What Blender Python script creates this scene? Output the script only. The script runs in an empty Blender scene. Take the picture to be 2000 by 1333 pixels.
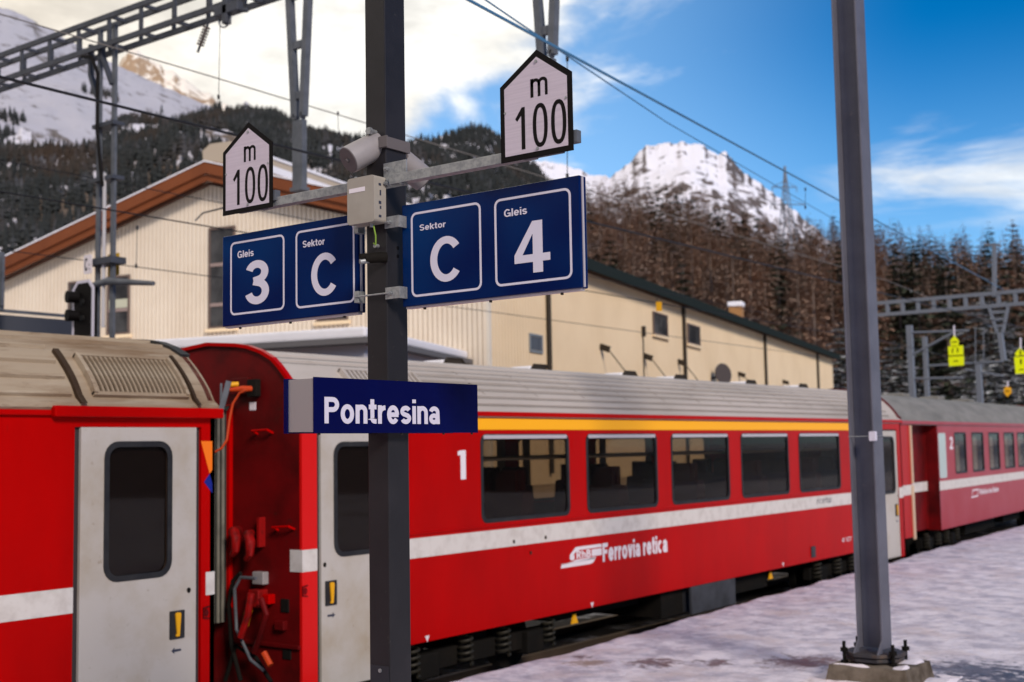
import bpy, bmesh, math, random
import numpy as np
from math import sin, cos, pi, radians, atan2, sqrt
from mathutils import Vector, Matrix, noise
from mathutils.geometry import tessellate_polygon
random.seed(7)
D = bpy.data
scn = bpy.context.scene
COL = scn.collection

# ------------------------------------------------------------------ camera
FPX = 2420.0                       # focal length in pixels of a 2000 px wide frame
YAW, PIT, ROLL = radians(36.6), radians(4.91), radians(-1.02)
EYE = Vector((0, 0, 2.25))
_f = Vector((-sin(YAW)*cos(PIT), cos(YAW)*cos(PIT), sin(PIT)))
_r = Vector((cos(YAW), sin(YAW), 0)); _u = _r.cross(_f)
CR = cos(ROLL)*_r + sin(ROLL)*_u; CU = -sin(ROLL)*_r + cos(ROLL)*_u; CF = _f
cam = D.cameras.new('camera'); cam.sensor_width = 36; cam.lens = FPX/2000*36
cam.clip_start = 0.1; cam.clip_end = 30000
cam.dof.use_dof = True; cam.dof.focus_distance = 4.95; cam.dof.aperture_fstop = 3.2
co = D.objects.new('camera', cam); COL.objects.link(co)
co.matrix_world = Matrix((( CR.x, CU.x, -CF.x, EYE.x), (CR.y, CU.y, -CF.y, EYE.y), (CR.z, CU.z, -CF.z, EYE.z), (0, 0, 0, 1)))
scn.camera = co

def ray(x, y): return CR*((x-1000)/FPX) - CU*((y-666.5)/FPX) + CF
def on(x, y, ax, v):               # point of the plane  axis ax = v  seen in direction (x, y)
    d = ray(x, y); return EYE + d*((v-EYE[ax])/d[ax])
def azel(x, y):
    d = ray(x, y); return atan2(-d.x, d.y), d.z/sqrt(d.x*d.x+d.y*d.y)

# ------------------------------------------------------------------ sky and sun
SUN_EL, SUN_ROT = radians(30), radians(118)
w = D.worlds.new('World'); scn.world = w; w.use_nodes = True
nt = w.node_tree; N = nt.nodes; L = nt.links
for n in list(N): N.remove(n)
def nd(t, **k):
    n = N.new(t)
    for a, b in k.items(): setattr(n, a, b)
    return n
def mth(op, a, b=None, c=None, clamp=False):
    n = nd('ShaderNodeMath', operation=op, use_clamp=clamp)
    for i, q in enumerate((a, b, c)):
        if q is None: continue
        if isinstance(q, (int, float)): n.inputs[i].default_value = q
        else: L.new(q, n.inputs[i])
    return n.outputs[0]
def mrange(v, a, b, c=0.0, d=1.0, smooth=True):
    n = nd('ShaderNodeMapRange'); n.interpolation_type = 'SMOOTHSTEP' if smooth else 'LINEAR'
    L.new(v, n.inputs[0])
    for i, q in enumerate((a, b, c, d)): n.inputs[i+1].default_value = q
    return n.outputs[0]
out = nd('ShaderNodeOutputWorld')
sky = nd('ShaderNodeTexSky', sky_type='NISHITA'); sky.sun_disc = False
sky.sun_elevation = SUN_EL; sky.sun_rotation = SUN_ROT; sky.altitude = 1800; sky.dust_density = 0.4; sky.ozone_density = 2.0
hsv = nd('ShaderNodeHueSaturation'); hsv.inputs['Saturation'].default_value = 1.62; hsv.inputs['Value'].default_value = 0.84; hsv.inputs['Hue'].default_value = 0.503
L.new(sky.outputs[0], hsv.inputs['Color'])
tc = nd('ShaderNodeTexCoord'); sp = nd('ShaderNodeSeparateXYZ'); L.new(tc.outputs['Generated'], sp.inputs[0])
X_, Y_, Z_ = sp.outputs
nx = mth('MULTIPLY', X_, -1.0)
AZ = mth('MULTIPLY', mth('ARCTAN2', nx, Y_), 57.2958)       # degrees, left of the track direction positive
EL = mth('MULTIPLY', mth('ARCSINE', Z_), 57.2958)
mp = nd('ShaderNodeMapping'); mp.inputs['Scale'].default_value = (1, 1, 2.3); L.new(tc.outputs['Generated'], mp.inputs[0])
def nz(scale, detail=6, rough=0.55, dist=0.0, vec=None):
    n = nd('ShaderNodeTexNoise'); n.inputs['Scale'].default_value = scale; n.inputs['Detail'].default_value = detail
    n.inputs['Roughness'].default_value = rough; n.inputs['Distortion'].default_value = dist
    L.new(vec or mp.outputs[0], n.inputs['Vector']); return n.outputs[0]
n1 = nz(6.0, 8, 0.58, 0.3); n2 = nz(14.0, 6, 0.6, 0.2); n3 = nz(4.0, 8, 0.6, 0.6)
# heaped cloud that covers the whole left half of the sky
big = mth('ADD', mrange(AZ, 26.0, 40.0, -0.36, 0.40), mth('ADD', mth('MULTIPLY', n1, 1.25), mth('MULTIPLY', n2, 0.3)))
big = mth('ADD', big, mrange(EL, 10.0, 17.0, -0.16, 0.05))
gapm = mth('MULTIPLY', mth('MULTIPLY', mrange(AZ, 34.5, 37.5), mrange(AZ, 42.5, 39.0)), mth('MULTIPLY', mrange(EL, 12.0, 14.5), mrange(EL, 18.0, 16.0)))
big = mth('SUBTRACT', big, mth('MULTIPLY', gapm, 0.34))
bigm = mrange(big, 0.66, 1.02)
# thin banks low on the right
band = mth('MULTIPLY', mrange(EL, 7.0, 11.0), mrange(EL, 15.2, 11.5))
band = mth('MULTIPLY', band, mrange(AZ, 25.0, 18.0))
mp2 = nd('ShaderNodeMapping'); mp2.inputs['Scale'].default_value = (1, 1, 5.0); L.new(tc.outputs['Generated'], mp2.inputs[0])
n4 = nz(5.5, 8, 0.6, 0.5, mp2.outputs[0])
bandm = mth('MULTIPLY', mrange(mth('ADD', n4, mth('MULTIPLY', band, 0.34)), 0.60, 0.92), 0.75)
bandm = mth('MULTIPLY', bandm, band, clamp=True)
# thin wisps high up
wisp = mth('MULTIPLY', mrange(EL, 17.0, 20.5), mrange(n3, 0.47, 0.70)); wisp = mth('MULTIPLY', wisp, 0.8)
wisp = mth('MULTIPLY', wisp, mrange(AZ, 18.0, 25.0))
mask = mth('MAXIMUM', mth('MAXIMUM', bigm, bandm), wisp)
low = mth('ADD', mrange(EL, 19.0, 3.0, 0.0, 0.55), mrange(AZ, 17.0, 36.0, 0.0, 0.42), clamp=True)                       # paler towards the horizon
ccol = nd('ShaderNodeMixRGB'); L.new(mrange(AZ, 44.0, 60.0), ccol.inputs[0])
ccol.inputs[1].default_value = (8.8, 8.6, 8.1, 1); ccol.inputs[2].default_value = (8.1, 7.4, 6.4, 1)
shade = nd('ShaderNodeMixRGB'); shade.blend_type = 'MULTIPLY'; shade.inputs[0].default_value = 1
L.new(ccol.outputs[0], shade.inputs[1])
sh = mrange(mth('ADD', mth('MULTIPLY', n1, 0.6), mth('MULTIPLY', n2, 0.4)), 0.34, 0.62, 0.66, 1.03); cmb = nd('ShaderNodeCombineXYZ')
for i in range(3): L.new(sh, cmb.inputs[i])
L.new(cmb.outputs[0], shade.inputs[2])
pal = nd('ShaderNodeMixRGB'); L.new(low, pal.inputs[0]); L.new(hsv.outputs[0], pal.inputs[1]); pal.inputs[2].default_value = (3.2, 5.4, 8.1, 1)
mix = nd('ShaderNodeMixRGB'); L.new(mask, mix.inputs[0]); L.new(pal.outputs[0], mix.inputs[1]); L.new(shade.outputs[0], mix.inputs[2])
bg = nd('ShaderNodeBackground'); bg.inputs[1].default_value = 0.115
L.new(mix.outputs[0], bg.inputs[0]); L.new(bg.outputs[0], out.inputs[0])

sl = D.lights.new('sun', 'SUN'); sl.energy = 2.5; sl.angle = radians(14); sl.color = (1.0, 0.88, 0.76)
so = D.objects.new('sun', sl); COL.objects.link(so)
sd = Vector((sin(SUN_ROT)*cos(SUN_EL), cos(SUN_ROT)*cos(SUN_EL), sin(SUN_EL)))
so.rotation_euler = sd.to_track_quat('Z', 'Y').to_euler()
scn.view_settings.view_transform = 'Standard'; scn.view_settings.look = 'None'
scn.view_settings.exposure = 0.35; scn.view_settings.gamma = 1; scn.view_settings.use_curve_mapping = False

# ------------------------------------------------------------------ materials
MATS = {}
def mat(name, col, rough=0.6, metal=0.0, var=None, bump=None, coat=0.0, spec=0.3, emit=None, coords='Object', vscale=(1, 1, 1)):
    """col base; var = (colour, scale, lo, hi[, detail]) noise mix; bump = (scale, strength, distance)"""
    if name in MATS: return MATS[name]
    m = D.materials.new(name); m.use_nodes = True; t = m.node_tree; b = t.nodes['Principled BSDF']
    b.inputs['Base Color'].default_value = (*col, 1); b.inputs['Roughness'].default_value = rough
    b.inputs['Metallic'].default_value = metal; b.inputs['Specular IOR Level'].default_value = spec
    b.inputs['Coat Weight'].default_value = coat; b.inputs['Coat Roughness'].default_value = 0.08
    tc = t.nodes.new('ShaderNodeTexCoord'); mpn = t.nodes.new('ShaderNodeMapping'); mpn.inputs['Scale'].default_value = vscale
    if coords == 'World':
        ge = t.nodes.new('ShaderNodeNewGeometry'); t.links.new(ge.outputs['Position'], mpn.inputs[0])
    else: t.links.new(tc.outputs[coords], mpn.inputs[0])
    vs = var if isinstance(var, list) else ([var] if var else [])
    prev = None
    for v in vs:
        n = t.nodes.new('ShaderNodeTexNoise'); n.inputs['Scale'].default_value = v[1]; n.inputs['Detail'].default_value = v[4] if len(v) > 4 else 6
        n.inputs['Roughness'].default_value = 0.62
        t.links.new(mpn.outputs[0], n.inputs['Vector'])
        mr = t.nodes.new('ShaderNodeMapRange'); mr.inputs[1].default_value = v[2]; mr.inputs[2].default_value = v[3]; t.links.new(n.outputs[0], mr.inputs[0])
        mx = t.nodes.new('ShaderNodeMixRGB'); t.links.new(mr.outputs[0], mx.inputs[0]); mx.inputs[2].default_value = (*v[0], 1)
        if prev is None: mx.inputs[1].default_value = (*col, 1)
        else: t.links.new(prev, mx.inputs[1])
        prev = mx.outputs[0]
    if prev is not None: t.links.new(prev, b.inputs['Base Color'])
    if bump:
        n = t.nodes.new('ShaderNodeTexNoise'); n.inputs['Scale'].default_value = bump[0]; n.inputs['Detail'].default_value = 5
        t.links.new(mpn.outputs[0], n.inputs['Vector'])
        bp = t.nodes.new('ShaderNodeBump'); bp.inputs['Strength'].default_value = bump[1]; bp.inputs['Distance'].default_value = bump[2]
        t.links.new(n.outputs[0], bp.inputs['Height']); t.links.new(bp.outputs[0], b.inputs['Normal'])
    MATS[name] = m; return m
def glassmat(name, tint, refl_rough=0.03, base=0.08):
    m = D.materials.new(name); m.use_nodes = True; t = m.node_tree
    for n in list(t.nodes): t.nodes.remove(n)
    o = t.nodes.new('ShaderNodeOutputMaterial'); a = t.nodes.new('ShaderNodeBsdfTransparent'); a.inputs[0].default_value = (*tint, 1)
    g = t.nodes.new('ShaderNodeBsdfGlossy'); g.inputs['Roughness'].default_value = refl_rough
    fr = t.nodes.new('ShaderNodeLayerWeight'); fr.inputs[0].default_value = .5
    pw = t.nodes.new('ShaderNodeMath'); pw.operation = 'POWER'; pw.inputs[1].default_value = 5; t.links.new(fr.outputs['Facing'], pw.inputs[0])
    ad = t.nodes.new('ShaderNodeMath'); ad.operation = 'MULTIPLY_ADD'; ad.inputs[1].default_value = .5; ad.inputs[2].default_value = base; t.links.new(pw.outputs[0], ad.inputs[0])
    mx = t.nodes.new('ShaderNodeMixShader'); t.links.new(ad.outputs[0], mx.inputs[0]); t.links.new(a.outputs[0], mx.inputs[1]); t.links.new(g.outputs[0], mx.inputs[2])
    t.links.new(mx.outputs[0], o.inputs[0]); MATS[name] = m; return m

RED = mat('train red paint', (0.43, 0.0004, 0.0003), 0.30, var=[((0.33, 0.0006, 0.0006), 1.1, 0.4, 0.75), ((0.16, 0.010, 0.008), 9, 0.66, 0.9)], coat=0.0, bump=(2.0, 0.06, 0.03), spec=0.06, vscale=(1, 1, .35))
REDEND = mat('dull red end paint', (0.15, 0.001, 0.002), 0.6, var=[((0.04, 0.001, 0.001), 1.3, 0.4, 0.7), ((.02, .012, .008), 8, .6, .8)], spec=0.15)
REDOLD = mat('pinkish red paint', (0.32, 0.006, 0.014), 0.33, var=[((0.34, 0.025, 0.04), 1.3, 0.35, 0.65), ((0.16, 0.01, 0.015), 5, 0.66, 0.8)], coat=0.0, spec=.15)  # pinkish red with pinker and darker noise patches
WSTR = mat('train off white stripe', (0.62, 0.58, 0.54), 0.5, var=((0.45, 0.40, 0.36), 6, 0.45, 0.8))
YSTR = mat('first class yellow', (0.93, 0.42, 0.002), 0.45)
DOORW = mat('door off white', (0.46, 0.425, 0.385), 0.42, var=[((0.36, 0.30, 0.22), 1.3, 0.45, 0.75), ((0.25, 0.20, 0.14), 13, 0.64, 0.82)])
GASK = mat('black rubber', (0.012, 0.012, 0.014), 0.6, var=((0.03, 0.03, 0.03), 5, 0.4, 0.8))
DARKREC = mat('dark door seal', (0.035, 0.03, 0.032), 0.6)
ROOFN = mat('soiled beige roof', (0.36, 0.285, 0.20), 0.75, var=[((0.17, 0.10, 0.05), 2.0, 0.42, 0.68), ((0.46, 0.39, 0.29), 6, 0.55, 0.8), ((0.10, 0.06, 0.03), 14, 0.60, 0.8)], vscale=(1.6, 0.25, 1.6), spec=0.15)
ROOFD = mat('darkened brown soiled louvre', (0.035, 0.018, 0.007), 0.8, var=((0.05, 0.03, 0.015), 6, 0.4, 0.7))  # soiled rusty brown, darkened to deepen the gaps between slats
ROOFA = mat('grey beige roof', (0.47, 0.415, 0.37), 0.6, var=[((0.34, 0.30, 0.26), 1.0, 0.42, 0.75), ((0.28, 0.22, 0.17), 4, 0.62, 0.85)], vscale=(2, 0.3, 1))
ROOFC = mat('dark grey roof', (0.22, 0.21, 0.19), 0.75, var=((0.14, 0.135, 0.12), 3, 0.4, 0.7), vscale=(1, 0.4, 1))
BLACKM = mat('black grimy metal', (0.008, 0.007, 0.006), 0.8, spec=.1, var=((0.014, 0.011, 0.008), 4, 0.5, 0.8))
SPRING = mat('grimy spring steel', (0.03, 0.026, 0.018), 0.6, 0.3)
BELLOW = mat('grey bellows rubber', (0.20, 0.19, 0.16), 0.75, var=((0.09, 0.085, 0.07), 3, 0.4, 0.7))
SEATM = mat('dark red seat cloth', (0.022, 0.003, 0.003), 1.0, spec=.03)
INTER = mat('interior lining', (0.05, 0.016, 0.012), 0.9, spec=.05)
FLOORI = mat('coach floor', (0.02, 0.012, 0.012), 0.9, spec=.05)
YEL = mat('handle yellow', (0.75, 0.36, 0.005), 0.4)
ORG = mat('cable orange', (0.50, 0.05, 0.008), 0.5)
ORGG = mat('orange sticker', (0.90, 0.18, 0.005), 0.5)
BLUG = mat('blue sticker', (0.005, 0.015, 0.22), 0.5)
PRINTW = mat('white lettering', (0.72, 0.66, 0.69), 0.5)
PRINTD = mat('dark lettering', (0.03, 0.035, 0.06), 0.5)
GREYB = mat('grey equipment box', (0.055, 0.058, 0.068), 0.6, var=((0.03, 0.03, 0.034), 3, 0.4, 0.7), spec=.15)
SILV = mat('silver trim', (0.55, 0.50, 0.52), 0.35, 0.3)
GLASS = glassmat('train glass', (0.70, 0.66, 0.60), 0.02, 0.018)
GLASSD = glassmat('dark door glass', (0.62, 0.56, 0.52), 0.03, 0.02)
GLASSB = mat('building glass', (0.03, 0.03, 0.032), 0.35, spec=0, var=((0.10, 0.10, 0.10), 0.9, 0.4, 0.7))
CURT = mat('pale curtain', (0.30, 0.28, 0.24), 0.9, var=((0.42, 0.40, 0.34), 1.5, 0.4, 0.6))
CURTC = mat('grey pleated curtain', (0.60, 0.56, 0.58), 0.9, var=((0.36, 0.34, 0.35), 18, 0.4, 0.6))
POST = mat('anthracite post', (0.014, 0.013, 0.015), 0.42, var=[((0.022, 0.020, 0.023), 3, 0.4, 0.7), ((0.06, 0.055, 0.05), 22, .66, .8)], bump=(160, 0.10, 0.002), spec=0.28)
BLUE = mat('sign blue enamel', (0.0004, 0.0065, 0.060), 0.2, var=((0.0006, 0.026, 0.115), 1.3, 0.40, 0.68, 2), coat=0.05, spec=0.12)  # lighter blue noise patches paint a sheen into the enamel
BLUEP = mat('sign deep blue enamel', (0.0006, 0.002, 0.048), 0.2, var=((0.0006, 0.004, 0.062), 2.5, 0.45, 0.7), coat=0.05, spec=0.12)
SIGNW = mat('sign lettering', (0.60, 0.57, 0.66), 0.5)
REFLW = mat('reflective lilac white', (0.54, 0.47, 0.53), 0.45, var=((0.46, 0.40, 0.46), 30, 0.4, 0.7), vscale=(0.1, 0.1, 3.0))
SIGNK = mat('sign black', (0.006, 0.005, 0.005), 0.6, spec=.1)
GALV = mat('galvanised steel', (0.36, 0.37, 0.37), 0.45, 0.55, var=((0.24, 0.25, 0.26), 45, 0.4, 0.65, 3))
GALVD = mat('weathered mast steel', (0.135, 0.145, 0.165), 0.55, 0.3, var=((0.09, 0.10, 0.115), 6, 0.4, 0.7))
BEAMM = mat('dark mast steel', (0.065, 0.072, 0.092), 0.55, 0.2, var=((0.045, 0.05, 0.06), 5, 0.4, 0.7))
FARST = mat('blue grey mast steel', (0.16, 0.18, 0.22), 0.6, 0.1)
ENDGREY = mat('satin aluminium', (0.42, 0.40, 0.41), 0.38, 0.6, bump=(260, 0.12, 0.001))
HORN = mat('horn speaker grey', (0.24, 0.22, 0.22), 0.5, var=((0.31, 0.29, 0.29), 4, 0.4, 0.7))
HORND = mat('horn front grey', (0.115, 0.10, 0.10), 0.6)
BOXM = mat('junction box beige', (0.33, 0.30, 0.255), 0.55, var=((0.28, 0.25, 0.21), 5, 0.4, 0.7), bump=(90, 0.08, 0.001))
COLM = mat('lavender grey column', (0.120, 0.120, 0.150), 0.5, 0.1, var=[((0.09, 0.09, 0.115), 2.5, 0.4, 0.7), ((0.20, 0.17, 0.17), 14, .66, .8)], bump=(60, 0.08, 0.002))
CONC = mat('stained concrete', (0.16, 0.13, 0.10), 0.9, var=((0.06, 0.045, 0.03), 4, 0.4, 0.65), bump=(12, 0.5, 0.02))
RUST = mat('dark base steel', (0.035, 0.033, 0.038), 0.6, var=((0.09, 0.06, 0.045), 9, 0.5, 0.7))
SNOWC = mat('clean snow', (0.80, 0.79, 0.83), 0.7, bump=(5, 0.4, 0.03))
BEIGE = mat('cream siding', (0.78, 0.68, 0.55), 0.7, spec=.1, var=((0.70, 0.59, 0.46), 0.5, 0.4, 0.7))
BEIGEL = mat('sunlit cream siding', (0.88, 0.70, 0.47), 0.7, spec=.1, var=((0.80, 0.62, 0.40), 0.3, 0.4, 0.7))  # same siding as the gable; brighter light on the long wall painted in
BEIGED = mat('cream siding joint', (0.46, 0.35, 0.24), 0.8)  # darker cream behind the boards, painted as gap shading
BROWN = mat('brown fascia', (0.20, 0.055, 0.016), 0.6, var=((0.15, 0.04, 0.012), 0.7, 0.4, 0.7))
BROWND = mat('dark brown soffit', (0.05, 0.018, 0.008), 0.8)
ROOFB = mat('hall roof', (0.30, 0.28, 0.26), 0.8, var=((0.65, 0.65, 0.68), 0.4, 0.45, 0.55))
GREEN = mat('dark green eaves', (0.022, 0.030, 0.030), 0.8, spec=0)
PIPE = mat('dark downpipe', (0.03, 0.022, 0.014), 0.6)
WHITEW = mat('white render', (0.62, 0.60, 0.64), 0.8)
WINF = mat('window frame brown grey', (0.14, 0.10, 0.085), 0.6)
BLIND = mat('window blind', (0.50, 0.50, 0.38), 0.8)
FLUO = mat('fluorescent yellow', (0.85, 0.95, 0.0), 0.5)
AMBER = mat('amber plate', (0.85, 0.42, 0.01), 0.5)
WIREM = mat('dark catenary wire', (0.02, 0.02, 0.022), 0.5, 0.3)
WIREB = mat('bluish catenary wire', (0.06, 0.20, 0.36), 0.5, 0.2)
WIREG = mat('grey catenary wire', (0.22, 0.20, 0.18), 0.5, 0.2)
INSU = mat('brown insulator', (0.05, 0.03, 0.025), 0.3)
BARK = mat('larch bark', (0.15, 0.11, 0.09), 0.9)
LARCH = mat('bare larch twigs', (0.34, 0.21, 0.145), 0.9, var=[((0.23, 0.172, 0.138), 0.07, 0.42, 0.6), ((0.34, 0.29, 0.28), 0.8, 0.66, 0.76)], spec=0.1, coords='World')
PINE = mat('dark pine needles', (0.048, 0.056, 0.038), 0.9, var=((0.26, 0.27, 0.29), 0.9, 0.58, 0.70), spec=.05, coords='World')
FROST = mat('snow dusted needles', (0.050, 0.058, 0.042), 0.9, var=((0.62, 0.63, 0.66), 1.5, 0.46, 0.56), spec=.05, coords='World')
FARF = mat('far forest', (0.034, 0.036, 0.035), 0.95, var=[((0.056, 0.040, 0.030), 0.010, 0.52, 0.66), ((0.095, 0.095, 0.105), 0.04, 0.54, 0.72)], spec=0.05, coords='World')
ASPH = mat('dark track bed', (0.05, 0.045, 0.04), 0.9, var=((0.55, 0.54, 0.57), 0.9, 0.52, 0.62), bump=(14, 0.6, 0.04))
RAILM = mat('rail steel', (0.12, 0.085, 0.06), 0.4, 0.6)

# ------------------------------------------------------------------ mesh builder
def XZ(y0):    return lambda u, v, w: (u, y0 - w, v)          # board facing -Y, w towards the viewer
def YZ(x0):    return lambda u, v, w: (x0 + w, u, v)          # board facing +X
SPLIT = {'bolt', 'underframe_box', 'end_cap', 'corner_panel', 'roof_step', 'partition', 'luggage_rack', 'headstock', 'screw', 'rivet', 'drain_screw', 'white_stripe', 'roof_vent', 'roof_seam', 'corner_strip', 'handrail', 'vestibule_wall', 'back_rail', 'verge_flashing', 'hanger', 'mast_tie', 'snow_guard', 'fin', 'locking_hook', 'yoke', 'bolt_hole', 'box_top', 'side_print', 'leg', 'bracing', 'crossarm', 'gutter', 'brake_release', 'upper_mast', 'bellows_rib'}
class MB:
    def __init__(s): s.v = []; s.f = []
    def add(s, vs, fs):
        o = len(s.v); s.v += [tuple(q) for q in vs]; s.f += [tuple(i+o for i in q) for q in fs]
    def plate(s, outer, holes, w0, w1, mp):
        loops = [outer] + list(holes); pts = [p for l in loops for p in l]; n = len(pts)
        tris = tessellate_polygon([[Vector((p[0], p[1], 0)) for p in l] for l in loops])
        vs = [mp(p[0], p[1], w1) for p in pts] + [mp(p[0], p[1], w0) for p in pts]
        fs = [t for t in tris] + [(t[2]+n, t[1]+n, t[0]+n) for t in tris]
        o = 0
        for l in loops:
            k = len(l)
            for i in range(k):
                a, b = o+i, o+(i+1) % k; fs.append((a, b, b+n, a+n))
            o += k
        s.add(vs, fs)
    def box(s, x0, x1, y0, y1, z0, z1, T=None):
        vs = [(x, y, z) for z in (z0, z1) for y in (y0, y1) for x in (x0, x1)]
        if T: vs = [tuple(T @ Vector(q)) for q in vs]
        s.add(vs, [(0, 2, 3, 1), (4, 5, 7, 6), (0, 1, 5, 4), (2, 6, 7, 3), (0, 4, 6, 2), (1, 3, 7, 5)])
    def bar(s, a, b, wx, wz=None, up=Vector((0, 0, 1))):
        a, b = Vector(a), Vector(b); wz = wz or wx; d = (b-a).normalized()
        x = d.cross(up)
        if x.length < 1e-3: x = d.cross(Vector((0, 1, 0)))
        x.normalize(); z = x.cross(d)
        vs = [p + x*sx*wx/2 + z*sz*wz/2 for p in (a, b) for sx, sz in ((-1, -1), (1, -1), (1, 1), (-1, 1))]
        s.add(vs, [(0, 3, 2, 1), (4, 5, 6, 7), (0, 1, 5, 4), (1, 2, 6, 5), (2, 3, 7, 6), (3, 0, 4, 7)])
    def tube(s, pts, r, n=8, caps=True):
        pts = [Vector(p) for p in pts]; rs = r if isinstance(r, (list, tuple)) else [r]*len(pts)
        vs = []; fs = []; px = None
        for i, p in enumerate(pts):
            d = (pts[min(i+1, len(pts)-1)] - pts[max(i-1, 0)]).normalized()
            if px is None:
                px = d.cross(Vector((0, 0, 1)))
                if px.length < 1e-3: px = d.cross(Vector((0, 1, 0)))
            px = (px - d*px.dot(d)).normalized(); py = d.cross(px)
            for k in range(n):
                a = 2*pi*k/n; vs.append(p + (px*cos(a) + py*sin(a))*rs[i])
        for i in range(len(pts)-1):
            for k in range(n):
                a, b = i*n+k, i*n+(k+1) % n; fs.append((a, b, b+n, a+n))
        if caps: fs.append(tuple(range(n-1, -1, -1))); fs.append(tuple(range((len(pts)-1)*n, len(pts)*n)))
        s.add(vs, fs)
    def sweep(s, prof, ys, mp, close_ends=True):          # prof = list of (a, b); swept over list of u values
        n = len(prof); vs = [mp(u, a, b) for u in ys for a, b in prof]; fs = []
        for i in range(len(ys)-1):
            for k in range(n):
                a, b = i*n+k, i*n+(k+1) % n; fs.append((a, a+n, b+n, b))
        if close_ends:
            tr = tessellate_polygon([[Vector((a, b, 0)) for a, b in prof]])
            fs += [tuple(t) for t in tr] + [tuple(q+(len(ys)-1)*n for q in (t[2], t[1], t[0])) for t in tr]
        s.add(vs, fs)
    def stroke(s, pts, width, w0, w1, mp, closed=False):
        P = [Vector((p[0], p[1])) for p in pts]; n = len(P); l = []; r = []
        for i in range(n):
            a = P[i-1] if (closed or i > 0) else None; b = P[(i+1) % n] if (closed or i < n-1) else None
            d1 = (P[i]-a).normalized() if a is not None else None; d2 = (b-P[i]).normalized() if b is not None else None
            if d1 is None: d1 = d2
            if d2 is None: d2 = d1
            nn = Vector((-d1.y-d2.y, d1.x+d2.x)); nn.normalize(); c = max(0.4, nn.dot(Vector((-d1.y, d1.x))))
            l.append(P[i]+nn*width/2/c); r.append(P[i]-nn*width/2/c)
        vs = []
        for i in range(n):
            for q in (l[i], r[i]):
                vs.append(mp(q.x, q.y, w0)); vs.append(mp(q.x, q.y, w1))
        fs = []
        for i in range(n if closed else n-1):
            a, b = i*4, ((i+1) % n)*4
            fs += [(a+1, a+3, b+3, b+1), (a, b, b+2, a+2), (a, a+1, b+1, b), (a+2, b+2, b+3, a+3)]
        if not closed: fs += [(0, 2, 3, 1), ((n-1)*4, (n-1)*4+1, (n-1)*4+3, (n-1)*4+2)]
        s.add(vs, fs)
    def split(s):
        par = list(range(len(s.v)))
        def find(i):
            while par[i] != i: par[i] = par[par[i]]; i = par[i]
            return i
        for f in s.f:
            a = find(f[0])
            for q in f[1:]: par[find(q)] = a
        gr = {}
        for f in s.f: gr.setdefault(find(f[0]), []).append(f)
        res = []
        for fs in gr.values():
            ids = sorted({i for f in fs for i in f}); mp_ = {q: k for k, q in enumerate(ids)}
            b = MB(); b.v = [s.v[i] for i in ids]; b.f = [tuple(mp_[i] for i in f) for f in fs]; res.append(b)
        return res
    def build(s, name, m, parent=None, smooth=False, bevel=0, kind=None):
        if name in SPLIT:
            ps = s.split()
            if len(ps) > 1: return [p._build(name, m, parent, smooth, bevel, kind) for p in ps][0]
        return s._build(name, m, parent, smooth, bevel, kind)
    def _build(s, name, m, parent=None, smooth=False, bevel=0, kind=None):
        me = D.meshes.new(name); me.from_pydata(s.v, [], s.f)
        bm = bmesh.new(); bm.from_mesh(me); bmesh.ops.recalc_face_normals(bm, faces=bm.faces); bm.to_mesh(me); bm.free()
        me.materials.append(m)
        if smooth: me.shade_smooth(); me.set_sharp_from_angle(angle=0.7)
        o = D.objects.new(name, me); COL.objects.link(o)
        if parent is not None: o.parent = parent
        if bevel:
            b = o.modifiers.new('bevel', 'BEVEL'); b.width = bevel; b.segments = 2; b.limit_method = 'ANGLE'; b.angle_limit = 0.7
        if kind: o['kind'] = kind
        return o
def rrect(u0, u1, v0, v1, r, n=5):
    p = []
    for cx, cy, a0 in ((u1-r, v1-r, 0), (u0+r, v1-r, pi/2), (u0+r, v0+r, pi), (u1-r, v0+r, 3*pi/2)):
        for i in range(n+1):
            a = a0+pi/2*i/n; p.append((cx+r*cos(a), cy+r*sin(a)))
    return p
def rect(u0, u1, v0, v1): return [(u0, v0), (u1, v0), (u1, v1), (u0, v1)]
def ell(cx, cy, rx, ry, n=28): return [(cx+rx*cos(2*pi*i/n), cy+ry*sin(2*pi*i/n)) for i in range(n)]
def empty(name, label, cat, loc=(0, 0, 0), rz=0, group=None):
    o = D.objects.new(name, None); COL.objects.link(o); o.location = loc; o.rotation_euler = (0, 0, rz)
    o.empty_display_size = 0.2
    o['label'] = label; o['category'] = cat
    if group: o['group'] = group
    return o
def tag(o, label, cat, group=None):
    o['label'] = label; o['category'] = cat
    if group: o['group'] = group
    return o
def copy_tree(o, parent=None):
    c = o.copy(); COL.objects.link(c); c.parent = parent
    for ch in [q for q in KIDS.get(o.name, [])]: copy_tree(ch, c)
    return c
def _arc(cx, cy, rx, ry, a0, a1, n=14): return [(cx+rx*cos(radians(a0+(a1-a0)*i/n)), cy+ry*sin(radians(a0+(a1-a0)*i/n))) for i in range(n+1)]
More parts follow.
